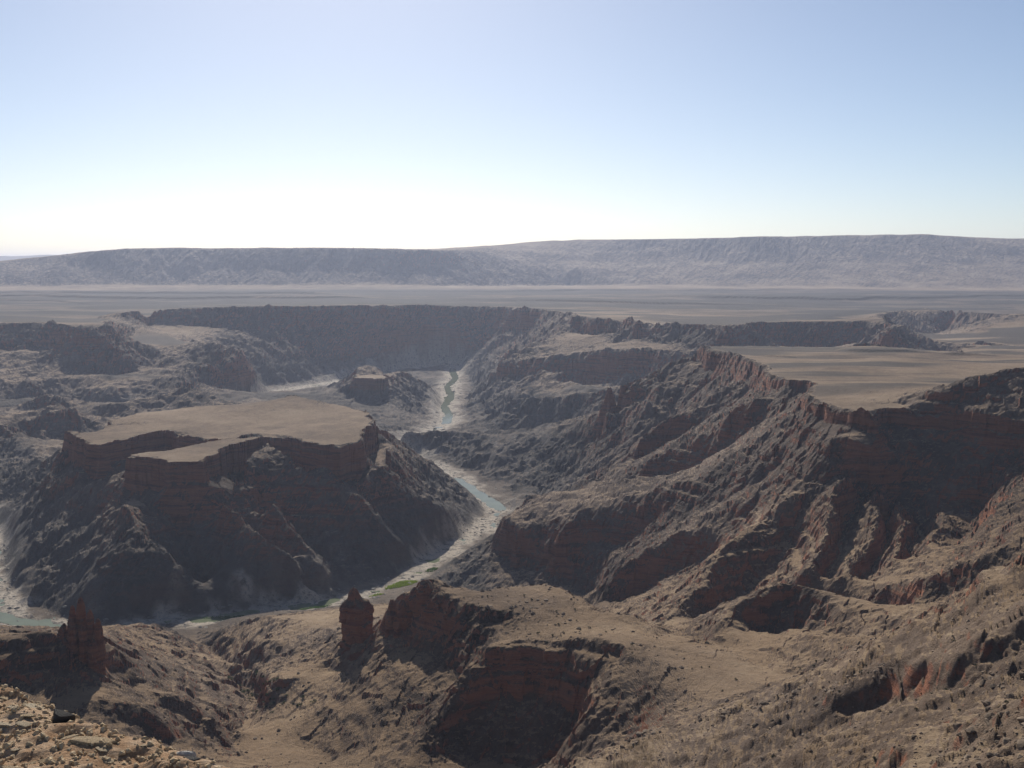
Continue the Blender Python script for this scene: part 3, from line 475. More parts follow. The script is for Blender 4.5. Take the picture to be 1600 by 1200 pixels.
    z = bed * (1 - t) + np.maximum(z, 0.3) * t
    return z, rd, sl, m

# ------------------------------------------------------------------ the terrain sheet
AZ = 31.0
NC, NR = 1000, 1330
az = np.radians(np.linspace(-AZ, AZ, NC))
rr = np.exp(np.linspace(math.log(26), math.log(15500), 4200))
azs = az[::6]
bx = np.sin(azs)[:, None] * rr[None]; by = np.cos(azs)[:, None] * rr[None]
bz = blend(bx, by, 'z')
dz = np.abs(np.gradient(bz, axis=1)); dr = np.gradient(rr)[None]
w = (1.0 * dz + 0.30 * dr) / rr[None]
nearw = np.where(rr < 270, 0.05, np.where(rr < 480, 0.12, np.where(rr < 640, 0.5, 1.0)))[None] * np.ones_like(w)
nearw[azs > R(7)] = np.where(rr < 270, 0.05, np.where(rr < 640, 0.62, 1.0))[None]
w *= nearw
ker = np.ones(9) / 9
for _ in range(2): w = np.apply_along_axis(lambda v: np.convolve(np.pad(v, 4, mode='edge'), ker, 'valid'), 0, w)
w = np.apply_along_axis(lambda v: np.convolve(np.pad(v, 10, mode='edge'), np.ones(21) / 21, 'valid'), 1, w)
cs = np.cumsum(w, axis=1); cs = (cs - cs[:, :1]) / (cs[:, -1:] - cs[:, :1])
rows = np.stack([np.interp(np.linspace(0, 1, NR), c, rr) for c in cs])      # (nc/6, NR)
ci = np.arange(NC) / 6.0; ci = np.minimum(ci, len(azs) - 1.001); i0 = ci.astype(int); fc = (ci - i0)[:, None]
rad = rows[i0] * (1 - fc) + rows[i0 + 1] * fc
PX = np.sin(az)[:, None] * rad; PY = np.cos(az)[:, None] * rad
print('rows', round(time.time() - T0, 1))
PZ, RD, SL, MM = height(PX.ravel(), PY.ravel())
PZ = PZ.reshape(PX.shape); RD = RD.reshape(PX.shape); SL = SL.reshape(PX.shape)
print('terrain heights', round(time.time() - T0, 1))

def grid_mesh(name, X, Y, Z, mat, faces=None, attrs=None):
    n, mrow = X.shape
    idx = np.arange(n * mrow).reshape(n, mrow)
    q = np.stack([idx[:-1, :-1], idx[1:, :-1], idx[1:, 1:], idx[:-1, 1:]], -1).reshape(-1, 4)
    if faces is not None: q = q[faces.ravel()]
    used = np.zeros(n * mrow, bool); used[q.ravel()] = True
    remap = np.cumsum(used) - 1
    co = np.stack([X, Y, Z], -1).reshape(-1, 3)[used]
    q = remap[q]
    me = bpy.data.meshes.new(name)
    me.vertices.add(len(co)); me.vertices.foreach_set('co', co.astype(np.float32).ravel())
    me.loops.add(q.size); me.loops.foreach_set('vertex_index', q.astype(np.int32).ravel())
    me.polygons.add(len(q)); me.polygons.foreach_set('loop_start', np.arange(0, q.size, 4, dtype=np.int32))
    me.polygons.foreach_set('use_smooth', np.zeros(len(q), bool))
    for k, v in (attrs or {}).items():
        a = me.attributes.new(k, 'FLOAT', 'POINT'); a.data.foreach_set('value', v.ravel()[used].astype(np.float32))
    me.update(calc_edges=True)
    me.materials.append(mat)
    o = bpy.data.objects.new(name, me); coll.objects.link(o)
    return o

# ------------------------------------------------------------------ materials
class N:
    def __init__(s, name):
        s.m = bpy.data.materials.new(name); s.m.use_nodes = True; s.t = s.m.node_tree
        s.b = s.t.nodes['Principled BSDF']; s.geo = s.t.nodes.new('ShaderNodeNewGeometry')
    def add(s, typ, **kw):
        n = s.t.nodes.new(typ)
        for k, v in kw.items(): setattr(n, k, v)
        return n
    def link(s, a, b): s.t.links.new(a, b)
    def math(s, op, a, b=None, c=None, clamp=False):
        n = s.add('ShaderNodeMath', operation=op, use_clamp=clamp)
        for i, v in enumerate((a, b, c)):
            if v is None: continue
            if isinstance(v, (int, float)): n.inputs[i].default_value = v
            else: s.link(v, n.inputs[i])
        return n.outputs[0]
    def noise(s, scale, detail=4, rough=0.55, vec=None, xyz=(1, 1, 1)):
        mp = s.add('ShaderNodeMapping'); mp.inputs['Scale'].default_value = xyz
        s.link(vec or s.geo.outputs['Position'], mp.inputs['Vector'])
        n = s.add('ShaderNodeTexNoise'); n.inputs['Scale'].default_value = scale
        n.inputs['Detail'].default_value = detail; n.inputs['Roughness'].default_value = rough
        s.link(mp.outputs[0], n.inputs['Vector']); return n.outputs['Fac']
    def ramp(s, fac, stops):
        n = s.add('ShaderNodeValToRGB'); e = n.color_ramp.elements
        while len(e) < len(stops): e.new(0.5)
        for el, (p, c) in zip(e, stops): el.position = p; el.color = (*c, 1) if len(c) == 3 else c
        s.link(fac, n.inputs[0]); return n.outputs[0]
    def rng(s, v, a, b, c=0.0, d=1.0):
        n = s.add('ShaderNodeMapRange'); n.interpolation_type = 'SMOOTHSTEP'
        for i, q in enumerate((a, b, c, d)): n.inputs[i + 1].default_value = q
        s.link(v, n.inputs[0]); return n.outputs[0]
    def mix(s, f, a, b, blend='MIX'):
        n = s.add('ShaderNodeMix', data_type='RGBA', blend_type=blend)
        if isinstance(f, (int, float)): n.inputs[0].default_value = f
        else: s.link(f, n.inputs[0])
        for i, v in ((6, a), (7, b)):
            if isinstance(v, tuple): n.inputs[i].default_value = (*v, 1)
            else: s.link(v, n.inputs[i])
        return n.outputs[2]
    def bump(s, h, dist, strength=1.0, normal=None):
        n = s.add('ShaderNodeBump'); n.inputs['Strength'].default_value = strength; n.inputs['Distance'].default_value = dist
        s.link(h, n.inputs['Height'])
        if normal is not None: s.link(normal, n.inputs['Normal'])
        return n.outputs[0]
    def attr(s, name):
        n = s.add('ShaderNodeAttribute', attribute_name=name); return n.outputs['Fac']
    def sep(s, v, i):
        n = s.add('ShaderNodeSeparateXYZ'); s.link(v, n.inputs[0]); return n.outputs[i]

def rock_material():
    s = N('canyon_rock'); g = s.geo
    nz = s.sep(g.outputs['Normal'], 2); pz = s.sep(g.outputs['Position'], 2)
    tone = s.attr('tone'); gn = s.attr('gneiss'); sand = s.attr('sand'); pale = s.attr('pavement')
    fine = s.noise(0.16, 6, 0.82)
    band = s.noise(0.11, 5, 0.75, xyz=(0.05, 0.05, 1.0))
    grit = s.noise(1.3, 6, 0.82)
    mixv = s.math('ADD', s.math('MULTIPLY_ADD', grit, 0.28, s.math('MULTIPLY', fine, 0.37)), s.math('MULTIPLY', tone, 0.35))
    # gravel that lies on flats, stony talus on slopes, bedded red-brown rock in the cliffs, dark gneiss in the inner gorge
    grav = s.ramp(mixv, [(0.30, (0.110, 0.073, 0.048)), (0.5, (0.235, 0.165, 0.107)), (0.70, (0.350, 0.260, 0.176))])
    talus = s.ramp(mixv, [(0.32, (0.030, 0.022, 0.019)), (0.5, (0.100, 0.072, 0.056)), (0.68, (0.215, 0.158, 0.118))])
    cliff = s.ramp(band, [(0.3, (0.085, 0.046, 0.037)), (0.43, (0.190, 0.085, 0.056)), (0.53, (0.310, 0.128, 0.072)), (0.62, (0.165, 0.086, 0.060)), (0.72, (0.230, 0.140, 0.092))])
    gneiss = s.ramp(mixv, [(0.3, (0.035, 0.032, 0.031)), (0.5, (0.078, 0.069, 0.062)), (0.7, (0.150, 0.132, 0.115))])
    nzj = s.math('ADD', nz, s.math('MULTIPLY', s.math('SUBTRACT', s.math('MULTIPLY_ADD', grit, 0.55, s.math('MULTIPLY', fine, 0.45)), 0.5), 0.42))
    soil_lift = s.attr('soil_lift')
    talus = s.mix(soil_lift, talus, s.ramp(mixv, [(0.32, (0.060, 0.040, 0.029)), (0.5, (0.165, 0.112, 0.075)), (0.68, (0.290, 0.205, 0.138))]))
    cliff = s.mix(s.math('MULTIPLY', soil_lift, 0.8), cliff, s.ramp(band, [(0.3, (0.130, 0.070, 0.052)), (0.43, (0.270, 0.125, 0.078)), (0.53, (0.430, 0.185, 0.100)), (0.62, (0.250, 0.130, 0.085)), (0.72, (0.330, 0.205, 0.130))]))  # near talus and cliff colours brightened too, lifting the shade on them
    grav = s.mix(soil_lift, grav, s.ramp(mixv, [(0.30, (0.150, 0.098, 0.058)), (0.5, (0.300, 0.205, 0.122)), (0.70, (0.410, 0.300, 0.190))]))
    col = s.mix(s.rng(s.math('MULTIPLY_ADD', soil_lift, 0.07, nzj), 0.915, 0.985), talus, grav)
    col = s.mix(s.math('MULTIPLY', gn, s.rng(nzj, 0.84, 0.98, 1, 0.65)), col, gneiss)
    col = s.mix(s.math('MULTIPLY', s.rng(nzj, 0.42, 0.60, 1, 0), s.math('MULTIPLY_ADD', gn, -0.85, 1.0)), col, cliff)
    col = s.mix(pale, col, s.ramp(fine, [(0.3, (0.030, 0.027, 0.025)), (0.7, (0.064, 0.054, 0.046))]))
    sandc = s.ramp(s.noise(0.09, 5, 0.75), [(0.36, (0.09, 0.082, 0.072)), (0.46, (0.34, 0.30, 0.25)), (0.55, (0.56, 0.48, 0.385)), (0.66, (0.22, 0.20, 0.17))])
    col = s.mix(sand, col, sandc)
    s.link(col, s.b.inputs['Base Color'])
    s.b.inputs['Roughness'].default_value = 0.92; s.b.inputs['Specular IOR Level'].default_value = 0.15
    h = s.math('ADD', s.math('MULTIPLY', fine, 1.2), s.math('MULTIPLY', band, s.rng(nz, 0.5, 0.75, 1.6, 0.0)))
    s.link(s.bump(h, 3.0, 1.0), s.b.inputs['Normal'])
    return s.m
MAT_ROCK = rock_material()

sand = 1 - sstep(8, 36 + 34 * sstep(1700, 2900, PY), RD + 18 * (vnoise(PX / 30, PY / 30, 51) + 0.5 * vnoise(PX / 11, PY / 11, 52)))
tone = np.clip(0.5 + 0.26 * fbm(PX, PY, 240, 6, 0.78, 61), 0, 1)
gneiss = sstep(100, 50, PZ + 18 * fbm(PX, PY, 150, 3, 0.5, 71)) * sstep(1250, 1400, np.hypot(PX, PY)) * (1 - sstep(-60, 10, PX) * sstep(1850, 1700, PY))
dd = np.hypot(PX, PY)
pave = (0.6 + 0.4 * sstep(-0.2, 0.3, fbm(PX * 0.16, PY, 330, 4, 0.6, 81))) * sstep(4300, 5200, dd) + 0.85 * sstep(-0.3, 0.3, fbm(PX * 0.3, PY, 200, 4, 0.6, 83)) * sstep(1250, 1700, dd) * np.where((PX < 0) & (dd < 2700), 0, 1)
pave = np.clip(pave, 0, 1) * sstep(9400, 8300, dd) * sstep(0.16, 0.07, SL)
soil_lift = sstep(1380, 1150, dd) * (1 - 0.45 * sstep(660, 560, dd)) * np.clip(0.85 + 0.5 * fbm(PX, PY, 130, 4, 0.7, 97), 0, 1)  # tanner ground close by; same mask paints shaded rock lighter
ATTR = {'soil_lift': soil_lift, 'sand': sand, 'tone': tone, 'gneiss': gneiss, 'pavement': pave}
FX = 0.25 * (PX[:-1, :-1] + PX[1:, :-1] + PX[1:, 1:] + PX[:-1, 1:]); FY = 0.25 * (PY[:-1, :-1] + PY[1:, :-1] + PY[1:, 1:] + PY[:-1, 1:])
RV, RV2 = LINES['river'], LINES['river2']
gul = LINES['gully']; sv = LINES['sidev']; S1 = LINES['S1']
FZ = 0.25 * (PZ[:-1, :-1] + PZ[1:, :-1] + PZ[1:, 1:] + PZ[:-1, 1:])
_ux, _uy, _uz = PX[1:, 1:] - PX[:-1, :-1], PY[1:, 1:] - PY[:-1, :-1], PZ[1:, 1:] - PZ[:-1, :-1]
_vx, _vy, _vz = PX[:-1, 1:] - PX[1:, :-1], PY[:-1, 1:] - PY[1:, :-1], PZ[:-1, 1:] - PZ[1:, :-1]
_cx, _cy, _cz = _uy * _vz - _uz * _vy, _uz * _vx - _ux * _vz, _ux * _vy - _uy * _vx
FN = np.abs(_cz) / (np.sqrt(_cx ** 2 + _cy ** 2 + _cz ** 2) + 1e-9)
def structure(name, mask, label, cat, parts=None):
    global free
    mask = mask & free; free = free & ~mask
    if parts:
        e = bpy.data.objects.new(name, None); coll.objects.link(e)
        e.location = (float(FX[mask].mean()), float(FY[mask].mean()), float(FZ[mask].min()))
        e['kind'] = 'structure'; e['label'] = label; e['category'] = cat
        rest = mask
        for pn, pm in parts:
            pm = pm & rest; rest = rest & ~pm
            o = grid_mesh(pn, PX, PY, PZ, MAT_ROCK, faces=pm, attrs=ATTR); o.parent = e; o.location = -e.location
        return e
    o = grid_mesh(name, PX, PY, PZ, MAT_ROCK, faces=mask, attrs=ATTR)
    o['kind'] = 'structure'; o['label'] = label; o['category'] = cat
    return o
free = np.ones(FX.shape, bool)
FD = np.hypot(FX, FY)
structure('distant_mesa', (FY > 8850) & (FX < -330 + 0.25 * (FY - 9000)), 'long dark flat-topped mesa on the left horizon', 'mesa')
structure('distant_mesa', (FY > 8850), 'higher hazy escarpment with gullied face on the right horizon', 'mesa')
structure('mesa', inside(FX, FY, RV[7:] + [(-1150, 2330), (-900, 2300), (-760, 2350), (-420, 2440), (-330, 2560)]), 'flat-topped red cliff mesa in the loop of the river, left of centre', 'mesa',
    [('flat_top', FZ > 160.5), ('cliff_band', (FZ > 108) & (seg_dist(FX, FY, CAPS['mesa'] + CAPS['mesa'][:1]) < 16)), ('talus_slope', FZ > -99)])
structure('butte', inside(FX, FY, RV[:8] + RV2[::-1]), 'small rocky butte between the two far river reaches', 'butte')
structure('foreground_ridge', inside(FX, FY, gul[::-1] + RV[24:16:-1] + sv[::-1] + LINES['Glit'][:1] + [p for p in S1 if p[0] < 240] + [(30, 520)]), 'nearest rounded tan ridge with a red cliff hollow, bottom centre', 'ridge')
structure('near_hill', (FX < 0.28 * (FY - 620) - 150) & (FY < 1345) & (FX < -60), 'near gullied brown hill at the bottom left, above the stony ledge', 'hill')
ns = structure('near_slope', (FY < np.interp(FX, [p[0] for p in S1[::-1]], [p[1] for p in S1[::-1]])) & (FX > -150), 'near rocky slope falling from the right edge of the picture', 'slope')
ns.data.polygons.foreach_set('use_smooth', np.ones(len(ns.data.polygons), bool))
pl = sv[::-1] + [(330, 760), (560, 880), (1700, 500), (2600, 2200), (1400, 3300)] + LINES['midfloor'][::-1] + [(200, 2700), (60, 2350), (10, 2000)] + RV[13:17]
structure('canyon_wall', inside(FX, FY, pl), 'flat plateau and its dark ribbed canyon wall on the right', 'canyon wall',
    [('plateau_top', (FZ > 254) & inside(FX, FY, CAPS['plateau'])), ('ribbed_wall', FZ > -99)])
structure('far_plateau', (FY > 3300 + 0.02 * FX), 'dark far canyon rim and the striped plain behind it', 'plateau')
structure('canyon_terrain', free, 'terraced left canyon side and gorge floor around the river', 'terrain')
print('terrain built', round(time.time() - T0, 1))

# ------------------------------------------------------------------ ground beyond the detailed sheet
def plain_sheet(name, az0, az1, n, r, label):
    a = np.radians(np.linspace(az0, az1, n)); X = np.sin(a)[:, None] * r[None]; Y = np.cos(a)[:, None] * r[None]
    Z = blend(X, Y, 'z').astype(np.float64)
    k = sstep(9000, 13500, np.hypot(X, Y)) * (np.abs(X) > 0)
    Z = Z * (1 - k) + 250 * k + 3 * fbm(X, Y, 900, 3, 0.5, 91)
    one = np.ones_like(X)
    o = grid_mesh(name, X, Y, Z, MAT_ROCK, attrs={'sand': 0 * one, 'tone': 0.5 * one, 'gneiss': 0 * one, 'pavement': 0.6 * sstep(3000, 6000, np.hypot(X, Y))})
    o['kind'] = 'structure'; o['label'] = label; o['category'] = 'ground'
plain_sheet('side_ground', AZ, 360 - AZ, 260, np.exp(np.linspace(math.log(14), math.log(60000), 130)), 'brown canyon country around and behind the viewpoint')
plain_sheet('distant_plain', -AZ, AZ, 90, np.linspace(15400, 60000, 40), 'pale plain on the far horizon')
# far hills on the left horizon
def far_hills():
    X, Y = np.meshgrid(np.linspace(-17500, -7500, 120), np.linspace(21500, 27500, 26), indexing='ij')
    u = (Y - 24500) / 3000
    top = 205 + 50 * vnoise(X / 1500, X * 0 + 2.2, 5) + 22 * vnoise(X / 480, X * 0, 6) - 150 * sstep(-10300, -8000, X)
    Z = 250 + np.maximum(0, (200 + top) * np.clip(1.25 - 1.3 * np.abs(u), 0, 1) ** 0.8) * 1.0 - 6
    one = np.ones_like(X)
    o = grid_mesh('distant_hills', X, Y, Z, MAT_ROCK, attrs={'sand': 0 * one, 'tone': 0.5 * one, 'gneiss': 0 * one, 'pavement': 0 * one})
    o['kind'] = 'structure'; o['label'] = 'faint pale hills at the far left of the horizon'; o['category'] = 'hills'
far_hills()

def H(x, y):
    z, _, _, _ = height(np.array([x], float), np.array([y], float)); return float(z[0])
def HN(xs, ys):
    return height(np.array(xs, float), np.array(ys, float))[0]
def tag(o, label=None, cat=None, group=None, kind=None):
    for k, v in (('label', label), ('category', cat), ('group', group), ('kind', kind)):
        if v: o[k] = v
    return o
def mesh_obj(name, V, F, mat, parent=None, smooth=False, attrs=None):
    me = bpy.data.meshes.new(name); me.from_pydata([tuple(map(float, v)) for v in V], [], [tuple(map(int, f)) for f in F])
    if smooth: me.polygons.foreach_set('use_smooth', np.ones(len(me.polygons), bool))
    for k, v in (attrs or {}).items():
        a = me.attributes.new(k, 'FLOAT', 'POINT'); a.data.foreach_set('value', np.full(len(me.vertices), v, np.float32))
    me.update()
    for m_ in (mat if isinstance(mat, (list, tuple)) else [mat]): me.materials.append(m_)
    o = bpy.data.objects.new(name, me); coll.objects.link(o)
    if parent is not None: o.parent = parent
    return o
def empty(name, loc):
    o = bpy.data.objects.new(name, None); coll.objects.link(o); o.location = loc; o.empty_display_size = 1; return o

# ------------------------------------------------------------------ water
def water_material():
    s = N('river_water')
    s.link(s.ramp(s.noise(0.03, 3, 0.5), [(0.3, (0.115, 0.135, 0.080)), (0.7, (0.165, 0.185, 0.115))]), s.b.inputs['Base Color'])
    s.b.inputs['Roughness'].default_value = 0.1; s.b.inputs['IOR'].default_value = 1.33; s.b.inputs['Specular IOR Level'].default_value = 0.12
    s.link(s.bump(s.noise(0.35, 3, 0.6), 0.15, 0.35), s.b.inputs['Normal'])
    return s.m
MAT_WATER = water_material()
def ribbon(pts, half):
    pts = np.array([p[:2] for p in densify([(p[0], p[1], 0) for p in pts], 25)])
    d = np.gradient(pts, axis=0); d /= np.linalg.norm(d, axis=1)[:, None] + 1e-6
    nrm = np.stack([-d[:, 1], d[:, 0]], -1)
    return pts, nrm
def river():
    V, F = [], []
    for line in (LINES['river'], LINES['river2']):
        pts, nrm = ribbon(line, 30); b0 = len(V)
        for p, n in zip(pts, nrm):
            for t in (-24, -12, 0, 12, 24): V.append((p[0] + n[0] * t, p[1] + n[1] * t, 0.25))
        for i in range(len(pts) - 1):
            for k in range(4):
                a = b0 + i * 5 + k; F.append((a, a + 1, a + 6, a + 5))
        if line is LINES['river2']:
            for i in range(b0, len(V)): V[i] = (V[i][0], V[i][1], 0.246)
    tag(mesh_obj('river', V, F, MAT_WATER), 'murky green river pools winding along the canyon floor', 'river', kind='structure')
river()

# ------------------------------------------------------------------ standing rocks
def tower(name, cx, cy, zb, zt, rx, ry, prof, seed, parent=None, lean=(0, 0), na=60, nl=46):
    th = np.linspace(0, 2 * math.pi, na, endpoint=False); u = np.linspace(0, 1, nl) ** 0.9
    hgt = zt - zb
    T, U = np.meshgrid(th, u)
    pu = np.array([p[0] for p in prof]); ps = np.array([p[1] for p in prof])
    sc = np.interp(U, pu, ps)
    z = U * hgt
    sh = 1 / (np.abs(np.cos(T)) ** 2.6 + np.abs(np.sin(T)) ** 2.6) ** (1 / 2.6)
    nx_, ny_ = np.cos(T) * 2.2 + seed, np.sin(T) * 2.2
    rough = 0.16 * vnoise(nx_ * 0.8 + z / (0.9 * rx), ny_ * 0.8 - z / (1.3 * rx), seed) + 0.09 * vnoise(nx_ * 2.1, ny_ * 2.1 + z / (0.35 * rx), seed + 3) + 0.05 * vnoise(nx_ * 5 + z / 3, ny_ * 5, seed + 6)
    k = np.floor((T + 0.25 * vnoise(T * 0 + z / 14, T * 0 + seed, 2)) / (2 * math.pi) * 13).astype(int) % 13
    lay = np.floor((z + 1.5 * np.sin(T + seed)) / (hgt / 11)).astype(int)
    joint = 0.13 * TAB[(k + 31 * seed) & 255, (lay // 3 + 17) & 255] + 0.08 * TAB[(lay * 5 + seed) & 255, (k // 3 + 40) & 255]
    r = sc * sh * (1 + rough + joint) 
    X = cx + rx * r * np.cos(T) + lean[0] * U; Y = cy + ry * r * np.sin(T) + lean[1] * U
    Z = zb + z + 0.03 * hgt * vnoise(nx_, ny_, seed + 8) * U
    ox, oy, oz = (parent.location if parent is not None else (0, 0, 0))
    V = np.stack([X - ox, Y - oy, Z - oz], -1).reshape(-1, 3).tolist(); V.append((cx + lean[0] - ox, cy + lean[1] - oy, zt - oz + 0.01 * hgt))
    F = []
    for i in range(nl - 1):
        for j in range(na):
            j2 = (j + 1) % na; F.append((i * na + j, i * na + j2, (i + 1) * na + j2, (i + 1) * na + j))
    for j in range(na): F.append(((nl - 1) * na + j, (nl - 1) * na + (j + 1) % na, len(V) - 1))
    return mesh_obj(name, V, F, MAT_ROCK, parent, smooth=False, attrs={'tone': 0.5, 'sand': 0.0, 'gneiss': 0.0, 'pavement': 0.0, 'soil_lift': 0.75})
SP = [(0, 1.05), (0.2, 1.0), (0.6, 0.97), (0.74, 0.90), (0.81, 0.74), (0.87, 0.42), (0.95, 0.32), (1, 0.16)]
CR = [(0, 1.1), (0.4, 1.0), (0.66, 0.93), (0.8, 0.78), (0.9, 0.5), (0.96, 0.36), (1, 0.16)]
RD_ = [(0, 1.1), (0.4, 1.0), (0.75, 0.9), (0.9, 0.68), (0.97, 0.4), (1, 0.15)]
t = tower('rock_spire', -143, 988, H(-143, 975) - 16, 152.5, 14.0, 12.0, SP, 3, lean=(-3, 0))
tag(t, 'lone dark red rock spire standing left of the near ridge', 'rock spire')
oc = empty('rock_outcrop', (-341, 846, H(-341, 846)))
for (cx, cy, zt, rx, ry, pr, sd) in ((-343, 849, 187, 3.8, 5, RD_, 4), (-350, 850, 180, 4.2, 5, CR, 5), (-335.5, 848, 177.5, 3.8, 5, RD_, 6), (-328.5, 846, 171, 3.9, 5, CR, 7), (-357, 849, 166, 4.4, 6, RD_, 8), (-339, 842, 168, 3.8, 4.5, RD_, 9), (-347, 843, 171, 4.0, 4.5, CR, 18), (-331, 841, 158, 4.2, 4.5, RD_, 19), (-354, 843, 157, 4.6, 4.5, RD_, 20), (-364, 848, 158, 5.5, 5, CR, 21)):
    tower('pinnacle' if zt > 170 else 'buttress', cx, cy, oc.location.z - 22, zt, rx, ry, pr, sd, oc, na=40, nl=34)
tag(oc, 'jagged cluster of red pinnacles at the lower left, above the ledge', 'rock outcrop')
cg = empty('rock_crag', (-92, 955, H(-92, 955)))
for (cx, cy, zt, rx, ry, pr, sd) in ((-113, 968, 138, 5, 6, CR, 10), (-108, 962, 150, 6.5, 8, CR, 11), (-97, 956, 153, 8, 9, RD_, 12), (-86, 955, 164, 9, 9, CR, 13), (-77, 950, 172, 9, 9, RD_, 14), (-64, 938, 164.5, 11.5, 10, RD_, 15), (-66, 926, 135, 9, 8, RD_, 16), (-88, 946, 133, 8, 8, CR, 17)):
    tower('pinnacle' if zt > 145 else 'buttress', cx, cy, H(cx, cy - 6) - 26, zt, rx, ry, pr, sd, cg, na=44, nl=36)
tag(cg, 'row of red crags at the left end of the near ridge, right of the spire', 'rock crag')

# ------------------------------------------------------------------ boulders
def stone_material(name, stops, scale, bump=0.02, bs=1.0):
    s = N(name); tc = s.add('ShaderNodeTexCoord').outputs['Object']
    oi = s.add('ShaderNodeObjectInfo').outputs['Random']
    n = s.noise(scale, 5, 0.7, vec=tc)
    f = s.math('ADD', s.math('MULTIPLY', n, 0.75), s.math('MULTIPLY', oi, 0.25))
    s.link(s.ramp(f, stops), s.b.inputs['Base Color'])
    s.b.inputs['Roughness'].default_value = 0.9; s.b.inputs['Specular IOR Level'].default_value = 0.2
    s.link(s.bump(s.noise(scale * 3, 4, 0.7, vec=tc), bump, bs), s.b.inputs['Normal'])
    return s.m
MAT_BOULDER = stone_material('slope_boulder', [(0.3, (0.07, 0.052, 0.038)), (0.5, (0.165, 0.122, 0.085)), (0.7, (0.28, 0.215, 0.155))], 0.8, 0.2)
MAT_RIVERROCK = stone_material('river_rock', [(0.3, (0.13, 0.12, 0.105)), (0.5, (0.26, 0.235, 0.20)), (0.7, (0.42, 0.375, 0.31))], 0.5, 0.2)
import bmesh
def boulder_mesh(name, seed, mat, flat=0.7):
    bm = bmesh.new(); bmesh.ops.create_icosphere(bm, subdivisions=2, radius=1.0)
    r_ = np.random.default_rng(seed)
    planes = [(Vector(r_.normal(size=3)).normalized(), r_.uniform(0.45, 0.8)) for _ in range(9)]
    for v in bm.verts:
        for n, d in planes:
            e = v.co.dot(n) - d
            if e > 0: v.co -= n * e * 0.9
        v.co += Vector(r_.normal(size=3)) * 0.025
        v.co.z *= flat
    me = bpy.data.meshes.new(name); bm.to_mesh(me); bm.free(); me.materials.append(mat); return me
BV = [boulder_mesh('boulder', 100 + i, MAT_BOULDER) for i in range(7)]
RVM = [boulder_mesh('river_boulder', 200 + i, MAT_RIVERROCK, 0.6) for i in range(7)]
def put(name, me, x, y, z, sc, label, cat, group):
    o = bpy.data.objects.new(name, me); coll.objects.link(o); o.location = (x, y, z)
    o.rotation_euler = (rng.uniform(-.3, .3), rng.uniform(-.3, .3), rng.uniform(0, 6.28))
    o.scale = (sc * rng.uniform(.8, 1.3), sc * rng.uniform(.8, 1.2), sc * rng.uniform(.7, 1.1))
    return tag(o, label, cat, group)
def mass(name, lib, items, label):
    """many small rocks joined into one object"""
    V, F = [], []; n0 = 0
    data = []
    for me in lib:
        co = np.empty(len(me.vertices) * 3, np.float32); me.vertices.foreach_get('co', co)
        data.append((co.reshape(-1, 3), np.array([p.vertices[:] for p in me.polygons])))
    for (x, y, z, sc) in items:
        co, fc = data[rng.integers(len(data))]; a = rng.uniform(0, 6.28); c, n = math.cos(a), math.sin(a)
        q = co * sc * rng.uniform(.75, 1.25, 3)
        V.append(np.stack([x + c * q[:, 0] - n * q[:, 1], y + n * q[:, 0] + c * q[:, 1], z + q[:, 2]], -1)); F.append(fc + n0); n0 += len(co)
    V = np.concatenate(V); F = np.concatenate(F)
    return tag(mesh_obj(name, V, F, lib[0].materials[0]), label, 'rocks', kind='stuff')
ROCKS = [(207, 442), (205, 429), (198, 430), (195, 413), (161, 334), (167, 359), (159, 346), (158, 329), (154, 327), (151, 327), (153, 316), (149, 313), (146, 320), (142, 304), (142, 294), (149, 334), (141, 322), (133, 312), (137, 305), (142, 342), (153, 338), (149, 345), (132, 321), (138, 349), (140, 364), (202, 439), (213, 442), (149, 308), (139, 293)]
rx_, ry_, rs_ = [], [], []
for (x, y) in ROCKS:
    for k in range(16): rx_.append(x + rng.normal() * 8); ry_.append(y + rng.normal() * 8); rs_.append(float(rng.choice([0.35, 0.55, 0.8, 1.3, 2.0, 3.0], p=[.34, .28, .2, .1, .055, .025])))
small = []
for x, y, sc, z in zip(rx_, ry_, rs_, HN(rx_, ry_)):
    if sc < 1.0: small.append((x, y, z - 0.1 * sc, sc)); continue
    up = y > 385
    size = 'large' if sc > 2.5 else ('middling' if sc > 1.5 else 'small')
    put('boulder', BV[rng.integers(7)], x, y, z - 0.12 * sc, sc, size + (' brown boulder below the dark overhang at the right edge' if up else ' brown boulder in the jumbled rocks of the lower right corner'), 'boulder', size + (' boulders below the right overhang' if up else ' boulders in the lower right corner'))
mass('scree', BV, small, 'small loose rocks scattered over the lower right slope')
ROCKS2 = [(79, 649), (72, 645), (73, 617), (84, 651), (59, 601), (65, 609), (117, 599), (123, 606), (128, 605), (135, 607), (154, 593), (158, 580), (149, 590), (179, 537), (180, 528), (184, 528), (172, 538), (165, 565), (166, 549), (129, 560)]
rx_, ry_, rs_ = [], [], []
for (x, y) in ROCKS2:
    for k in range(12): rx_.append(x + rng.normal() * 6); ry_.append(y + rng.normal() * 6); rs_.append(float(rng.choice([0.5, 0.8, 1.2, 2.2, 3.0], p=[.34, .3, .22, .1, .04])))
small = []
for x, y, sc, z in zip(rx_, ry_, rs_, HN(rx_, ry_)):
    if sc < 2.0: small.append((x, y, z - 0.1 * sc, sc)); continue
    left = y > 590
    put('boulder', BV[rng.integers(7)], x, y, z - 0.12 * sc, sc, 'brown boulder on the low end of the tan spur at the bottom centre' if left else 'brown boulder halfway up the tan spur, right of the side valley', 'boulder', 'boulders at the low end of the spur' if left else 'boulders halfway up the spur')
mass('scree', BV, small, 'small loose rocks strewn along the tan spur at the bottom centre')
SML = []
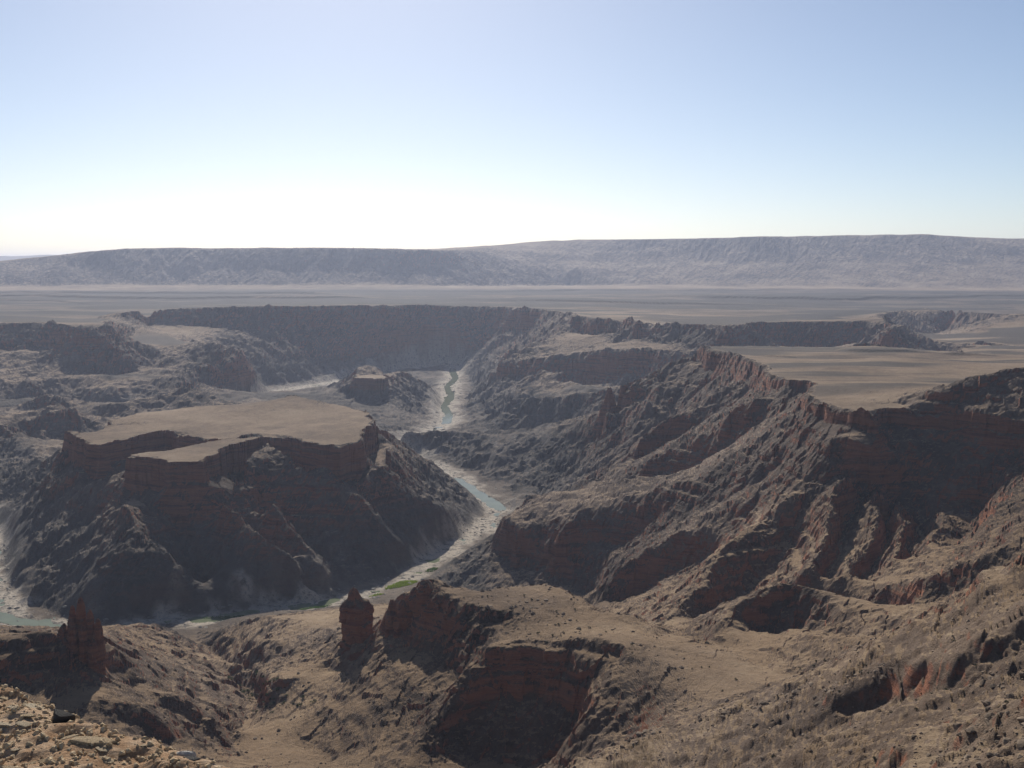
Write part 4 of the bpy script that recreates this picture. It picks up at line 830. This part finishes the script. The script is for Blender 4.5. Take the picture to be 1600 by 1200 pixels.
for i in range(6):
    bm = bmesh.new(); bmesh.ops.create_icosphere(bm, subdivisions=1, radius=1.0); r_ = np.random.default_rng(500 + i)
    for v in bm.verts: v.co = Vector((v.co.x * r_.uniform(.7, 1.2), v.co.y * r_.uniform(.7, 1.2), v.co.z * r_.uniform(.45, .9)))
    me = bpy.data.meshes.new('scree'); bm.to_mesh(me); bm.free(); me.materials.append(MAT_BOULDER); SML.append(me)
for n, x0, x1, y0, y1, lab in ((2600, 30, 250, 285, 690, 'small brown stones littering the near slope at the lower right'), (900, -150, 130, 700, 960, 'small brown stones littering the near tan ridge'), (600, -380, -150, 760, 1100, 'small brown stones littering the near hill on the left')):
    xs = rng.uniform(x0, x1, n); ys = rng.uniform(y0, y1, n); k = vnoise(xs / 24, ys / 24, 7) + 0.6 * vnoise(xs / 8, ys / 8, 8) > -0.05
    xs, ys = xs[k], ys[k]; f = ys / 520.0
    mass('scree', SML, [(x, y, z, float(rng.choice([.35, .55, .8, 1.2], p=[.4, .3, .2, .1])) * q) for x, y, z, q in zip(xs, ys, HN(xs, ys), f)], lab)
# rocks of the river bed: each too small to tell apart in the picture
for line, lo, hi, n, lab in ((LINES['river'], 9, 16, 420, 'pale rocks strewn along the river bed right of the mesa'), (LINES['river'], 18, 33, 700, 'pale rocks strewn along the river bed at the foot of the mesa'), (LINES['river'], 0, 6, 260, 'pale rocks on both banks of the far straight river reach')):
    pts = np.array([p[:2] for p in densify(line[lo:hi], 4)]); rx_, ry_ = [], []
    sp_ = 26 if lo else 34
    for k in range(n):
        p = pts[rng.integers(len(pts))]; rx_.append(p[0] + rng.normal() * sp_); ry_.append(p[1] + rng.normal() * sp_)
    items = [(x, y, z, float(rng.choice([1.0, 1.6, 2.4, 3.6], p=[.4, .3, .2, .1])) * (1 if lo else 1.7)) for x, y, z in zip(rx_, ry_, HN(rx_, ry_)) if z < 10]
    mass('river_rocks', RVM, items, lab)

# ------------------------------------------------------------------ plants
def leaf_material(name, c0, c1):
    s = N(name); oi = s.noise(0.6, 2, 0.5)
    s.link(s.ramp(oi, [(0.35, c0), (0.65, c1)]), s.b.inputs['Base Color']); s.b.inputs['Roughness'].default_value = 0.8
    s.b.inputs['Specular IOR Level'].default_value = 0.1
    tr = s.add('ShaderNodeBsdfTranslucent'); s.link(s.b.inputs['Base Color'].links[0].from_socket, tr.inputs['Color'])
    mx = s.add('ShaderNodeMixShader'); mx.inputs[0].default_value = 0.45
    s.link(s.b.outputs[0], mx.inputs[1]); s.link(tr.outputs[0], mx.inputs[2]); s.link(mx.outputs[0], s.t.nodes['Material Output'].inputs['Surface'])
    return s.m
MAT_SHRUB = leaf_material('dry_shrub_leaf', (0.030, 0.034, 0.020), (0.055, 0.058, 0.034))
MAT_BUSH = leaf_material('gully_bush_leaf', (0.040, 0.055, 0.026), (0.075, 0.090, 0.045))
MAT_REED = leaf_material('reed_leaf', (0.17, 0.25, 0.025), (0.27, 0.34, 0.04))
MAT_REED2 = leaf_material('dark_reed_leaf', (0.06, 0.13, 0.03), (0.11, 0.19, 0.04))
MAT_STEM = leaf_material('shrub_stem', (0.05, 0.04, 0.03), (0.08, 0.065, 0.05))
def shrub_mesh(name, seed, mat, nleaf=190):
    r_ = np.random.default_rng(seed); V, F, M = [], [], []
    for k in range(7):
        a = r_.uniform(0, 6.28); tip = np.array([math.cos(a) * 0.5, math.sin(a) * 0.5, r_.uniform(.5, .9)])
        b = np.array([0.03 * math.cos(a), 0.03 * math.sin(a), -0.2]); i = len(V)
        for q, w_ in ((b, 0.035), (tip, 0.012)):
            for j in range(3): V.append(q + w_ * np.array([math.cos(j * 2.1), math.sin(j * 2.1), 0]))
        for j in range(3): F.append((i + j, i + (j + 1) % 3, i + 3 + (j + 1) % 3, i + 3 + j)); M.append(1)
    lob = [(r_.normal(size=3) * np.array([.32, .32, .12]) + np.array([0, 0, .55]), r_.uniform(.3, .5)) for _ in range(6)]
    for k in range(nleaf):
        c, R_ = lob[r_.integers(6)]
        d = r_.normal(size=3); d /= np.linalg.norm(d); p = c + d * R_ * r_.uniform(.5, 1.0) * np.array([1, 1, .8]); p[2] = max(p[2], 0.02)
        u = r_.normal(size=3); u /= np.linalg.norm(u); w_ = np.cross(u, d); w_ /= np.linalg.norm(w_) + 1e-6
        s_ = r_.uniform(.07, .14); i = len(V)
        V += [p - u * s_, p + w_ * s_ * .6, p + u * s_, p - w_ * s_ * .6]; F.append((i, i + 1, i + 2, i + 3)); M.append(0)
    me = bpy.data.meshes.new(name); me.from_pydata([tuple(map(float, v)) for v in V], [], F); me.materials.append(mat); me.materials.append(MAT_STEM)
    me.polygons.foreach_set('material_index', np.array(M, np.int32)); me.update(); return me
SH = [shrub_mesh('shrub', 300 + i, MAT_SHRUB) for i in range(4)]; BU = [shrub_mesh('gully_bush', 320 + i, MAT_BUSH, 260) for i in range(4)]
def shrubs(name, spots, lib, smin, smax, spread, rep_, label, group):
    xs, ys = [], []
    for (x, y) in spots:
        xs.append(x); ys.append(y)
        for k in range(rep_): xs.append(x + rng.normal() * spread); ys.append(y + rng.normal() * spread)
    for x, y, z in zip(xs, ys, HN(xs, ys)):
        o = bpy.data.objects.new(name, lib[rng.integers(4)]); coll.objects.link(o)
        s_ = rng.uniform(smin, smax); o.location = (x, y, z - 0.05); o.scale = (s_, s_, s_ * rng.uniform(.7, 1.0)); o.rotation_euler.z = rng.uniform(0, 6.28)
        tag(o, label, 'shrub', group)
shrubs('shrub', [(38, 869), (29, 869), (11, 867), (21, 855), (63, 863), (-4, 931), (0, 904), (1, 891), (37, 885), (75, 851), (41, 854), (-22, 897), (-35, 901), (53, 898), (17, 921), (92, 815)], SH, 1.0, 2.1, 12, 1, 'small dark shrub dotted on the top of the near tan ridge', 'shrubs on the near ridge')
shrubs('shrub', [(242, 787), (210, 774), (218, 768), (164, 678), (145, 780), (159, 752), (119, 760), (125, 723), (225, 764), (190, 740), (200, 720)], SH, 1.0, 2.2, 14, 1, 'small dark shrub in the pale side valley right of the near ridge', 'shrubs in the side valley')
shrubs('gully_bush', [(-255, 1011), (-247, 1005), (-239, 998), (-217, 938), (-260, 1015), (-214, 936), (-225, 959), (-200, 920), (-209, 942), (-182, 909), (-250, 1026)], BU, 1.6, 3.4, 8, 3, 'green bush in the dry gully left of the near ridge', 'bushes along the gully')
shrubs('shrub', [(181, 556), (184, 552), (163, 526), (168, 534), (188, 486), (174, 455), (203, 466), (178, 418), (150, 380), (160, 400), (120, 480), (140, 500)], SH, 0.8, 1.6, 12, 2, 'small dark shrub on the stony slope at the lower right', 'shrubs on the lower right slope')
def reeds(cx, cy, rx, ry, ang, n, mat, label):
    r_ = np.random.default_rng(int(abs(cx * 7 + cy))); V, F = [], []
    ca, sa = math.cos(ang), math.sin(ang); xs, ys = [], []
    while len(xs) < n:
        a, b = r_.uniform(-1, 1, 2)
        if a * a + b * b > 1 - 0.5 * r_.random(): continue
        xs.append(cx + ca * a * rx - sa * b * ry); ys.append(cy + sa * a * rx + ca * b * ry)
    zs = HN(xs, ys)
    for x, y, z in zip(xs, ys, zs):
        z = max(z, 0.2)
        for k in range(7):
            a = r_.uniform(0, 6.28); w_ = r_.uniform(.15, .4); h_ = r_.uniform(.7, 1.8); l = r_.uniform(.1, .7); b = r_.uniform(0, 6.28); i = len(V)
            V += [(x - math.cos(a) * w_ - cx, y - math.sin(a) * w_ - cy, z - .1), (x + math.cos(a) * w_ - cx, y + math.sin(a) * w_ - cy, z - .1), (x + math.cos(b) * l - cx, y + math.sin(b) * l - cy, z + h_)]
            F.append((i, i + 1, i + 2))
    o = mesh_obj('reed_bed', V, F, mat); o.location = (cx, cy, 0)
    tag(o, label, 'reeds', 'green reed beds along the river')
reeds(-156, 1513, 30, 13, 0.75, 1300, MAT_REED, 'bright yellow-green reed bed on the river flat behind the crags')
reeds(-119, 1589, 13, 7, 0.9, 200, MAT_REED2, 'small green reed bed upstream of the bright yellow-green one')
reeds(-262, 1410, 26, 5, 0.45, 260, MAT_REED2, 'dark green reed strip beside the pool left of the spire')
reeds(-185, 1462, 12, 6, 0.6, 160, MAT_REED, 'small dull reed patch between the spire and the crags')
reeds(-370, 1372, 30, 5, 0.15, 220, MAT_REED2, 'thin green reed strip at the foot of the mesa')

# ------------------------------------------------------------------ the stony ledge by the viewpoint
def ledge_material():
    s = N('ledge_gravel')
    s.link(s.ramp(s.math('MULTIPLY_ADD', s.noise(9, 6, 0.75), 0.6, s.math('MULTIPLY', s.noise(1.6, 3, 0.5), 0.4)), [(0.32, (0.27, 0.155, 0.085)), (0.45, (0.47, 0.30, 0.18)), (0.58, (0.64, 0.47, 0.32)), (0.72, (0.72, 0.60, 0.47))]), s.b.inputs['Base Color'])
    s.b.inputs['Roughness'].default_value = 0.95; s.b.inputs['Specular IOR Level'].default_value = 0.1
    s.link(s.bump(s.noise(22, 6, 0.75), 0.05, 1.0), s.b.inputs['Normal']); return s.m
MAT_LEDGE = ledge_material()
EDGE = [(-14, 13.5), (-7.5, 9.2), (-4.91, 7.71), (-3.84, 7.08), (-3.24, 6.72), (-2.99, 6.52), (-2.77, 6.34), (-2.58, 6.19), (-2.29, 5.96), (-1.98, 5.78), (-1.79, 5.68), (-1.55, 5.56), (-1.42, 5.48), (-1.13, 5.29), (-0.6, 4.88), (0.6, 4.0), (3, 2.6), (8, 1.5), (16, 1.0)]
ex_ = np.array([p[0] for p in EDGE]); ey_ = np.array([p[1] for p in EDGE])
def edge_y(x): return np.interp(x, ex_, ey_) + 0.07 * vnoise(x * 2.1, x * 0 + 7.7, 3) + 0.035 * vnoise(x * 6.3, x * 0 + 2.7, 4)
def ledge_z(x, y):
    d = (y - edge_y(x)) * 0.8
    z = 447.4 - 0.012 + 0.05 * vnoise(x * 1.1, y * 1.6, 2) + 0.028 * vnoise(x * 3.7, y * 5.5, 5) + 0.014 * vnoise(x * 10, y * 13, 6)
    q = z * 1.0 + 0.045 * y
    st = 0.035; z = z - 0.5 * st * np.sin(6.2832 * q / st) / 6.2832 * 1.6
    far_ = np.hypot(x, y)
    z = z + 0.05 * sstep(-1.2, -0.1, d) * 0
    return np.where(d > 0, z - 2.2 * np.maximum(d, 0) - 0.6 * np.minimum(d, 1.2) ** 2, z) + 0.9 * sstep(3.6, 1.2, far_) * sstep(2.5, -1.0, y) * 0
lx = np.concatenate([np.linspace(-14, -4.6, 60)[:-1], np.linspace(-4.6, -0.4, 190), np.linspace(-0.4, 14, 70)[1:]])
ly = np.concatenate([np.linspace(-10, 3.2, 40)[:-1], np.linspace(3.2, 8.2, 210), np.linspace(8.2, 22, 60)[1:]])
LX, LY = np.meshgrid(lx, ly, indexing='ij')
o = grid_mesh('rim_ledge', LX, LY, ledge_z(LX, LY), MAT_LEDGE)
tag(o, 'sunlit orange-tan stony ledge in the bottom left corner', 'ledge', kind='structure')
MAT_SLAB = stone_material('pale_slab', [(0.3, (0.40, 0.285, 0.165)), (0.5, (0.58, 0.45, 0.29)), (0.7, (0.72, 0.61, 0.45))], 14, 0.012)
MAT_DARK = stone_material('dark_stone', [(0.3, (0.045, 0.042, 0.04)), (0.5, (0.095, 0.088, 0.082)), (0.7, (0.16, 0.148, 0.135))], 16, 0.012)
MAT_WHITE = stone_material('white_stone', [(0.3, (0.50, 0.46, 0.40)), (0.7, (0.72, 0.68, 0.62))], 14, 0.01)
def slab_mesh(name, seed, mat):
    r_ = np.random.default_rng(seed); n = int(r_.integers(6, 10)); a = np.sort(r_.uniform(0, 6.28, n)); a = np.linspace(0, 6.28, n, endpoint=False) + r_.normal(size=n) * 0.16
    rad_ = r_.uniform(.75, 1.1, n); V = []
    th = r_.uniform(.13, .26)
    for lev, sc in ((-.6 * th, .94), (.15 * th, 1.03), (.75 * th, .95), (th, .78)):
        for k in range(n): V.append((math.cos(a[k]) * rad_[k] * sc + r_.normal() * .02, 0.62 * math.sin(a[k]) * rad_[k] * sc + r_.normal() * .02, lev * (1 + .12 * r_.normal()) + 0.05 * math.cos(a[k] + seed)))
    F = []
    for l in range(3):
        for k in range(n): F.append((l * n + k, l * n + (k + 1) % n, (l + 1) * n + (k + 1) % n, (l + 1) * n + k))
    V.append((0, 0, th * 1.02)); c = len(V) - 1
    for k in range(n): F.append((3 * n + k, 3 * n + (k + 1) % n, c))
    me = bpy.data.meshes.new(name); me.from_pydata(V, [], F); me.materials.append(mat); me.update(); return me
SLM = [slab_mesh('flat_stone', 400 + i, MAT_SLAB) for i in range(9)]; DKM = [slab_mesh('flat_stone', 420 + i, MAT_DARK) for i in range(4)]
lrng = np.random.default_rng(21)
placed = []
def place_slab(me, x, y, s_, label, cat='stone', group=None, name='flat_stone', yaw=None, dz=0.0):
    o = bpy.data.objects.new(name, me); coll.objects.link(o)
    z = float(ledge_z(np.array([x]), np.array([y]))[0]); o.location = (x, y, z + 0.03 * s_ + dz)
    o.scale = (s_ * lrng.uniform(.9, 1.5), s_ * lrng.uniform(.7, 1.0), s_ * (lrng.uniform(.35, .75) if name == 'flat_stone' else 1.0)); o.rotation_euler = (lrng.normal() * .10 + 0.05, lrng.normal() * .10, yaw if yaw is not None else lrng.normal() * .35 - 0.25)
    tag(o, label, cat, group, 'thing'); return o
dk = boulder_mesh('dark_boulder', 77, MAT_DARK, 0.95)
place_slab(dk, -2.57, 6.03, 0.075, 'dark grey angular stone on the ledge edge, largest of the stones there', name='dark_stone', dz=0.03)
wt = boulder_mesh('white_stone', 78, MAT_WHITE, 0.7)
place_slab(wt, -1.73, 5.60, 0.045, 'small white stone at the right end of the ledge edge', name='white_stone', dz=0.01)
n = 0
while n < 270:
    x = lrng.uniform(-4.4, -0.9); y = lrng.uniform(4.2, 8.0)
    ed = float(edge_y(np.array([x]))[0])
    if y > ed - 0.06 or abs(x + 2.57) < 0.16 and abs(y - 6.03) < 0.14: continue
    s_ = float(lrng.choice([0.028, 0.04, 0.055, 0.075, 0.105], p=[.3, .3, .22, .13, .05]))
    if any((x - a) ** 2 + (y - b) ** 2 < (0.75 * (s_ + c)) ** 2 for a, b, c in placed):
        n += 0.2; continue
    placed.append((x, y, s_)); dark = lrng.random() < 0.14
    edge_ = y > ed - 0.4; lft = x / y < -0.415; tone_ = 'dark' if dark else 'pale'; size = 'large' if s_ > 0.07 else ('middling' if s_ > 0.05 else 'small')
    where = ('along the ledge edge' if edge_ else 'on the inner ledge') + (', left of the dark stone' if lft else ', right of the dark stone')
    place_slab(DKM[lrng.integers(4)] if dark else SLM[lrng.integers(9)], x, y, s_, size + ' ' + tone_ + ' flat stone ' + where, group=size + ' ' + tone_ + ' stones ' + where.replace(', ', ' ')); n += 1
def gravel():
    V, F = [], []; k = 0
    tet = np.array([(1, 0, -.3), (-.5, .87, -.3), (-.5, -.87, -.3), (.3, .4, .5), (-.3, -.2, .6), (.5, -.4, .35)])
    tf = [(0, 1, 3), (1, 4, 3), (1, 2, 4), (2, 5, 4), (2, 0, 5), (0, 3, 5), (3, 4, 5), (0, 2, 1)]
    xs = rng.uniform(-4.4, -0.8, 9000); ys = rng.uniform(4.2, 8.2, 9000); keep = ys < edge_y(xs) + 0.02
    xs, ys = xs[keep], ys[keep]; zs = ledge_z(xs, ys)
    for x, y, z in zip(xs, ys, zs):
        s_ = rng.choice([.006, .010, .016, .024]); a = rng.uniform(0, 6.28); c, sn = math.cos(a), math.sin(a); i = len(V)
        q = tet * s_ * rng.uniform(.7, 1.3, 3)
        for p in q: V.append((x + c * p[0] - sn * p[1], y + sn * p[0] + c * p[1], z + p[2] + 0.2 * s_))
        F += [(i + f[0], i + f[1], i + f[2]) for f in tf]
    tag(mesh_obj('gravel', V, F, MAT_SLAB), 'loose pale gravel strewn over the stony ledge', 'gravel', kind='stuff')
gravel()

# ------------------------------------------------------------------ haze
def haze():
    me = bpy.data.meshes.new('haze')
    x0, x1, y0, y1, z0, z1 = -45000, 45000, -9000, 60000, -12, 780
    v = [(x, y, z) for x in (x0, x1) for y in (y0, y1) for z in (z0, z1)]
    f = [(0, 1, 3, 2), (4, 6, 7, 5), (0, 4, 5, 1), (2, 3, 7, 6), (0, 2, 6, 4), (1, 5, 7, 3)]
    me.from_pydata(v, [], f)
    m = bpy.data.materials.new('haze_air'); m.use_nodes = True; t = m.node_tree
    t.nodes.remove(t.nodes['Principled BSDF'])
    pv = t.nodes.new('ShaderNodeVolumePrincipled')
    pv.inputs['Color'].default_value = (0.67, 0.76, 1.0, 1); pv.inputs['Density'].default_value = 3.7e-5; pv.inputs['Anisotropy'].default_value = 0.35
    t.links.new(pv.outputs[0], t.nodes['Material Output'].inputs['Volume'])
    me.materials.append(m)
    o = bpy.data.objects.new('haze', me); coll.objects.link(o)
    o['kind'] = 'stuff'; o['label'] = 'thin blue daylight haze filling the canyon'; o['category'] = 'haze'
haze()
print('done', round(time.time() - T0, 1))
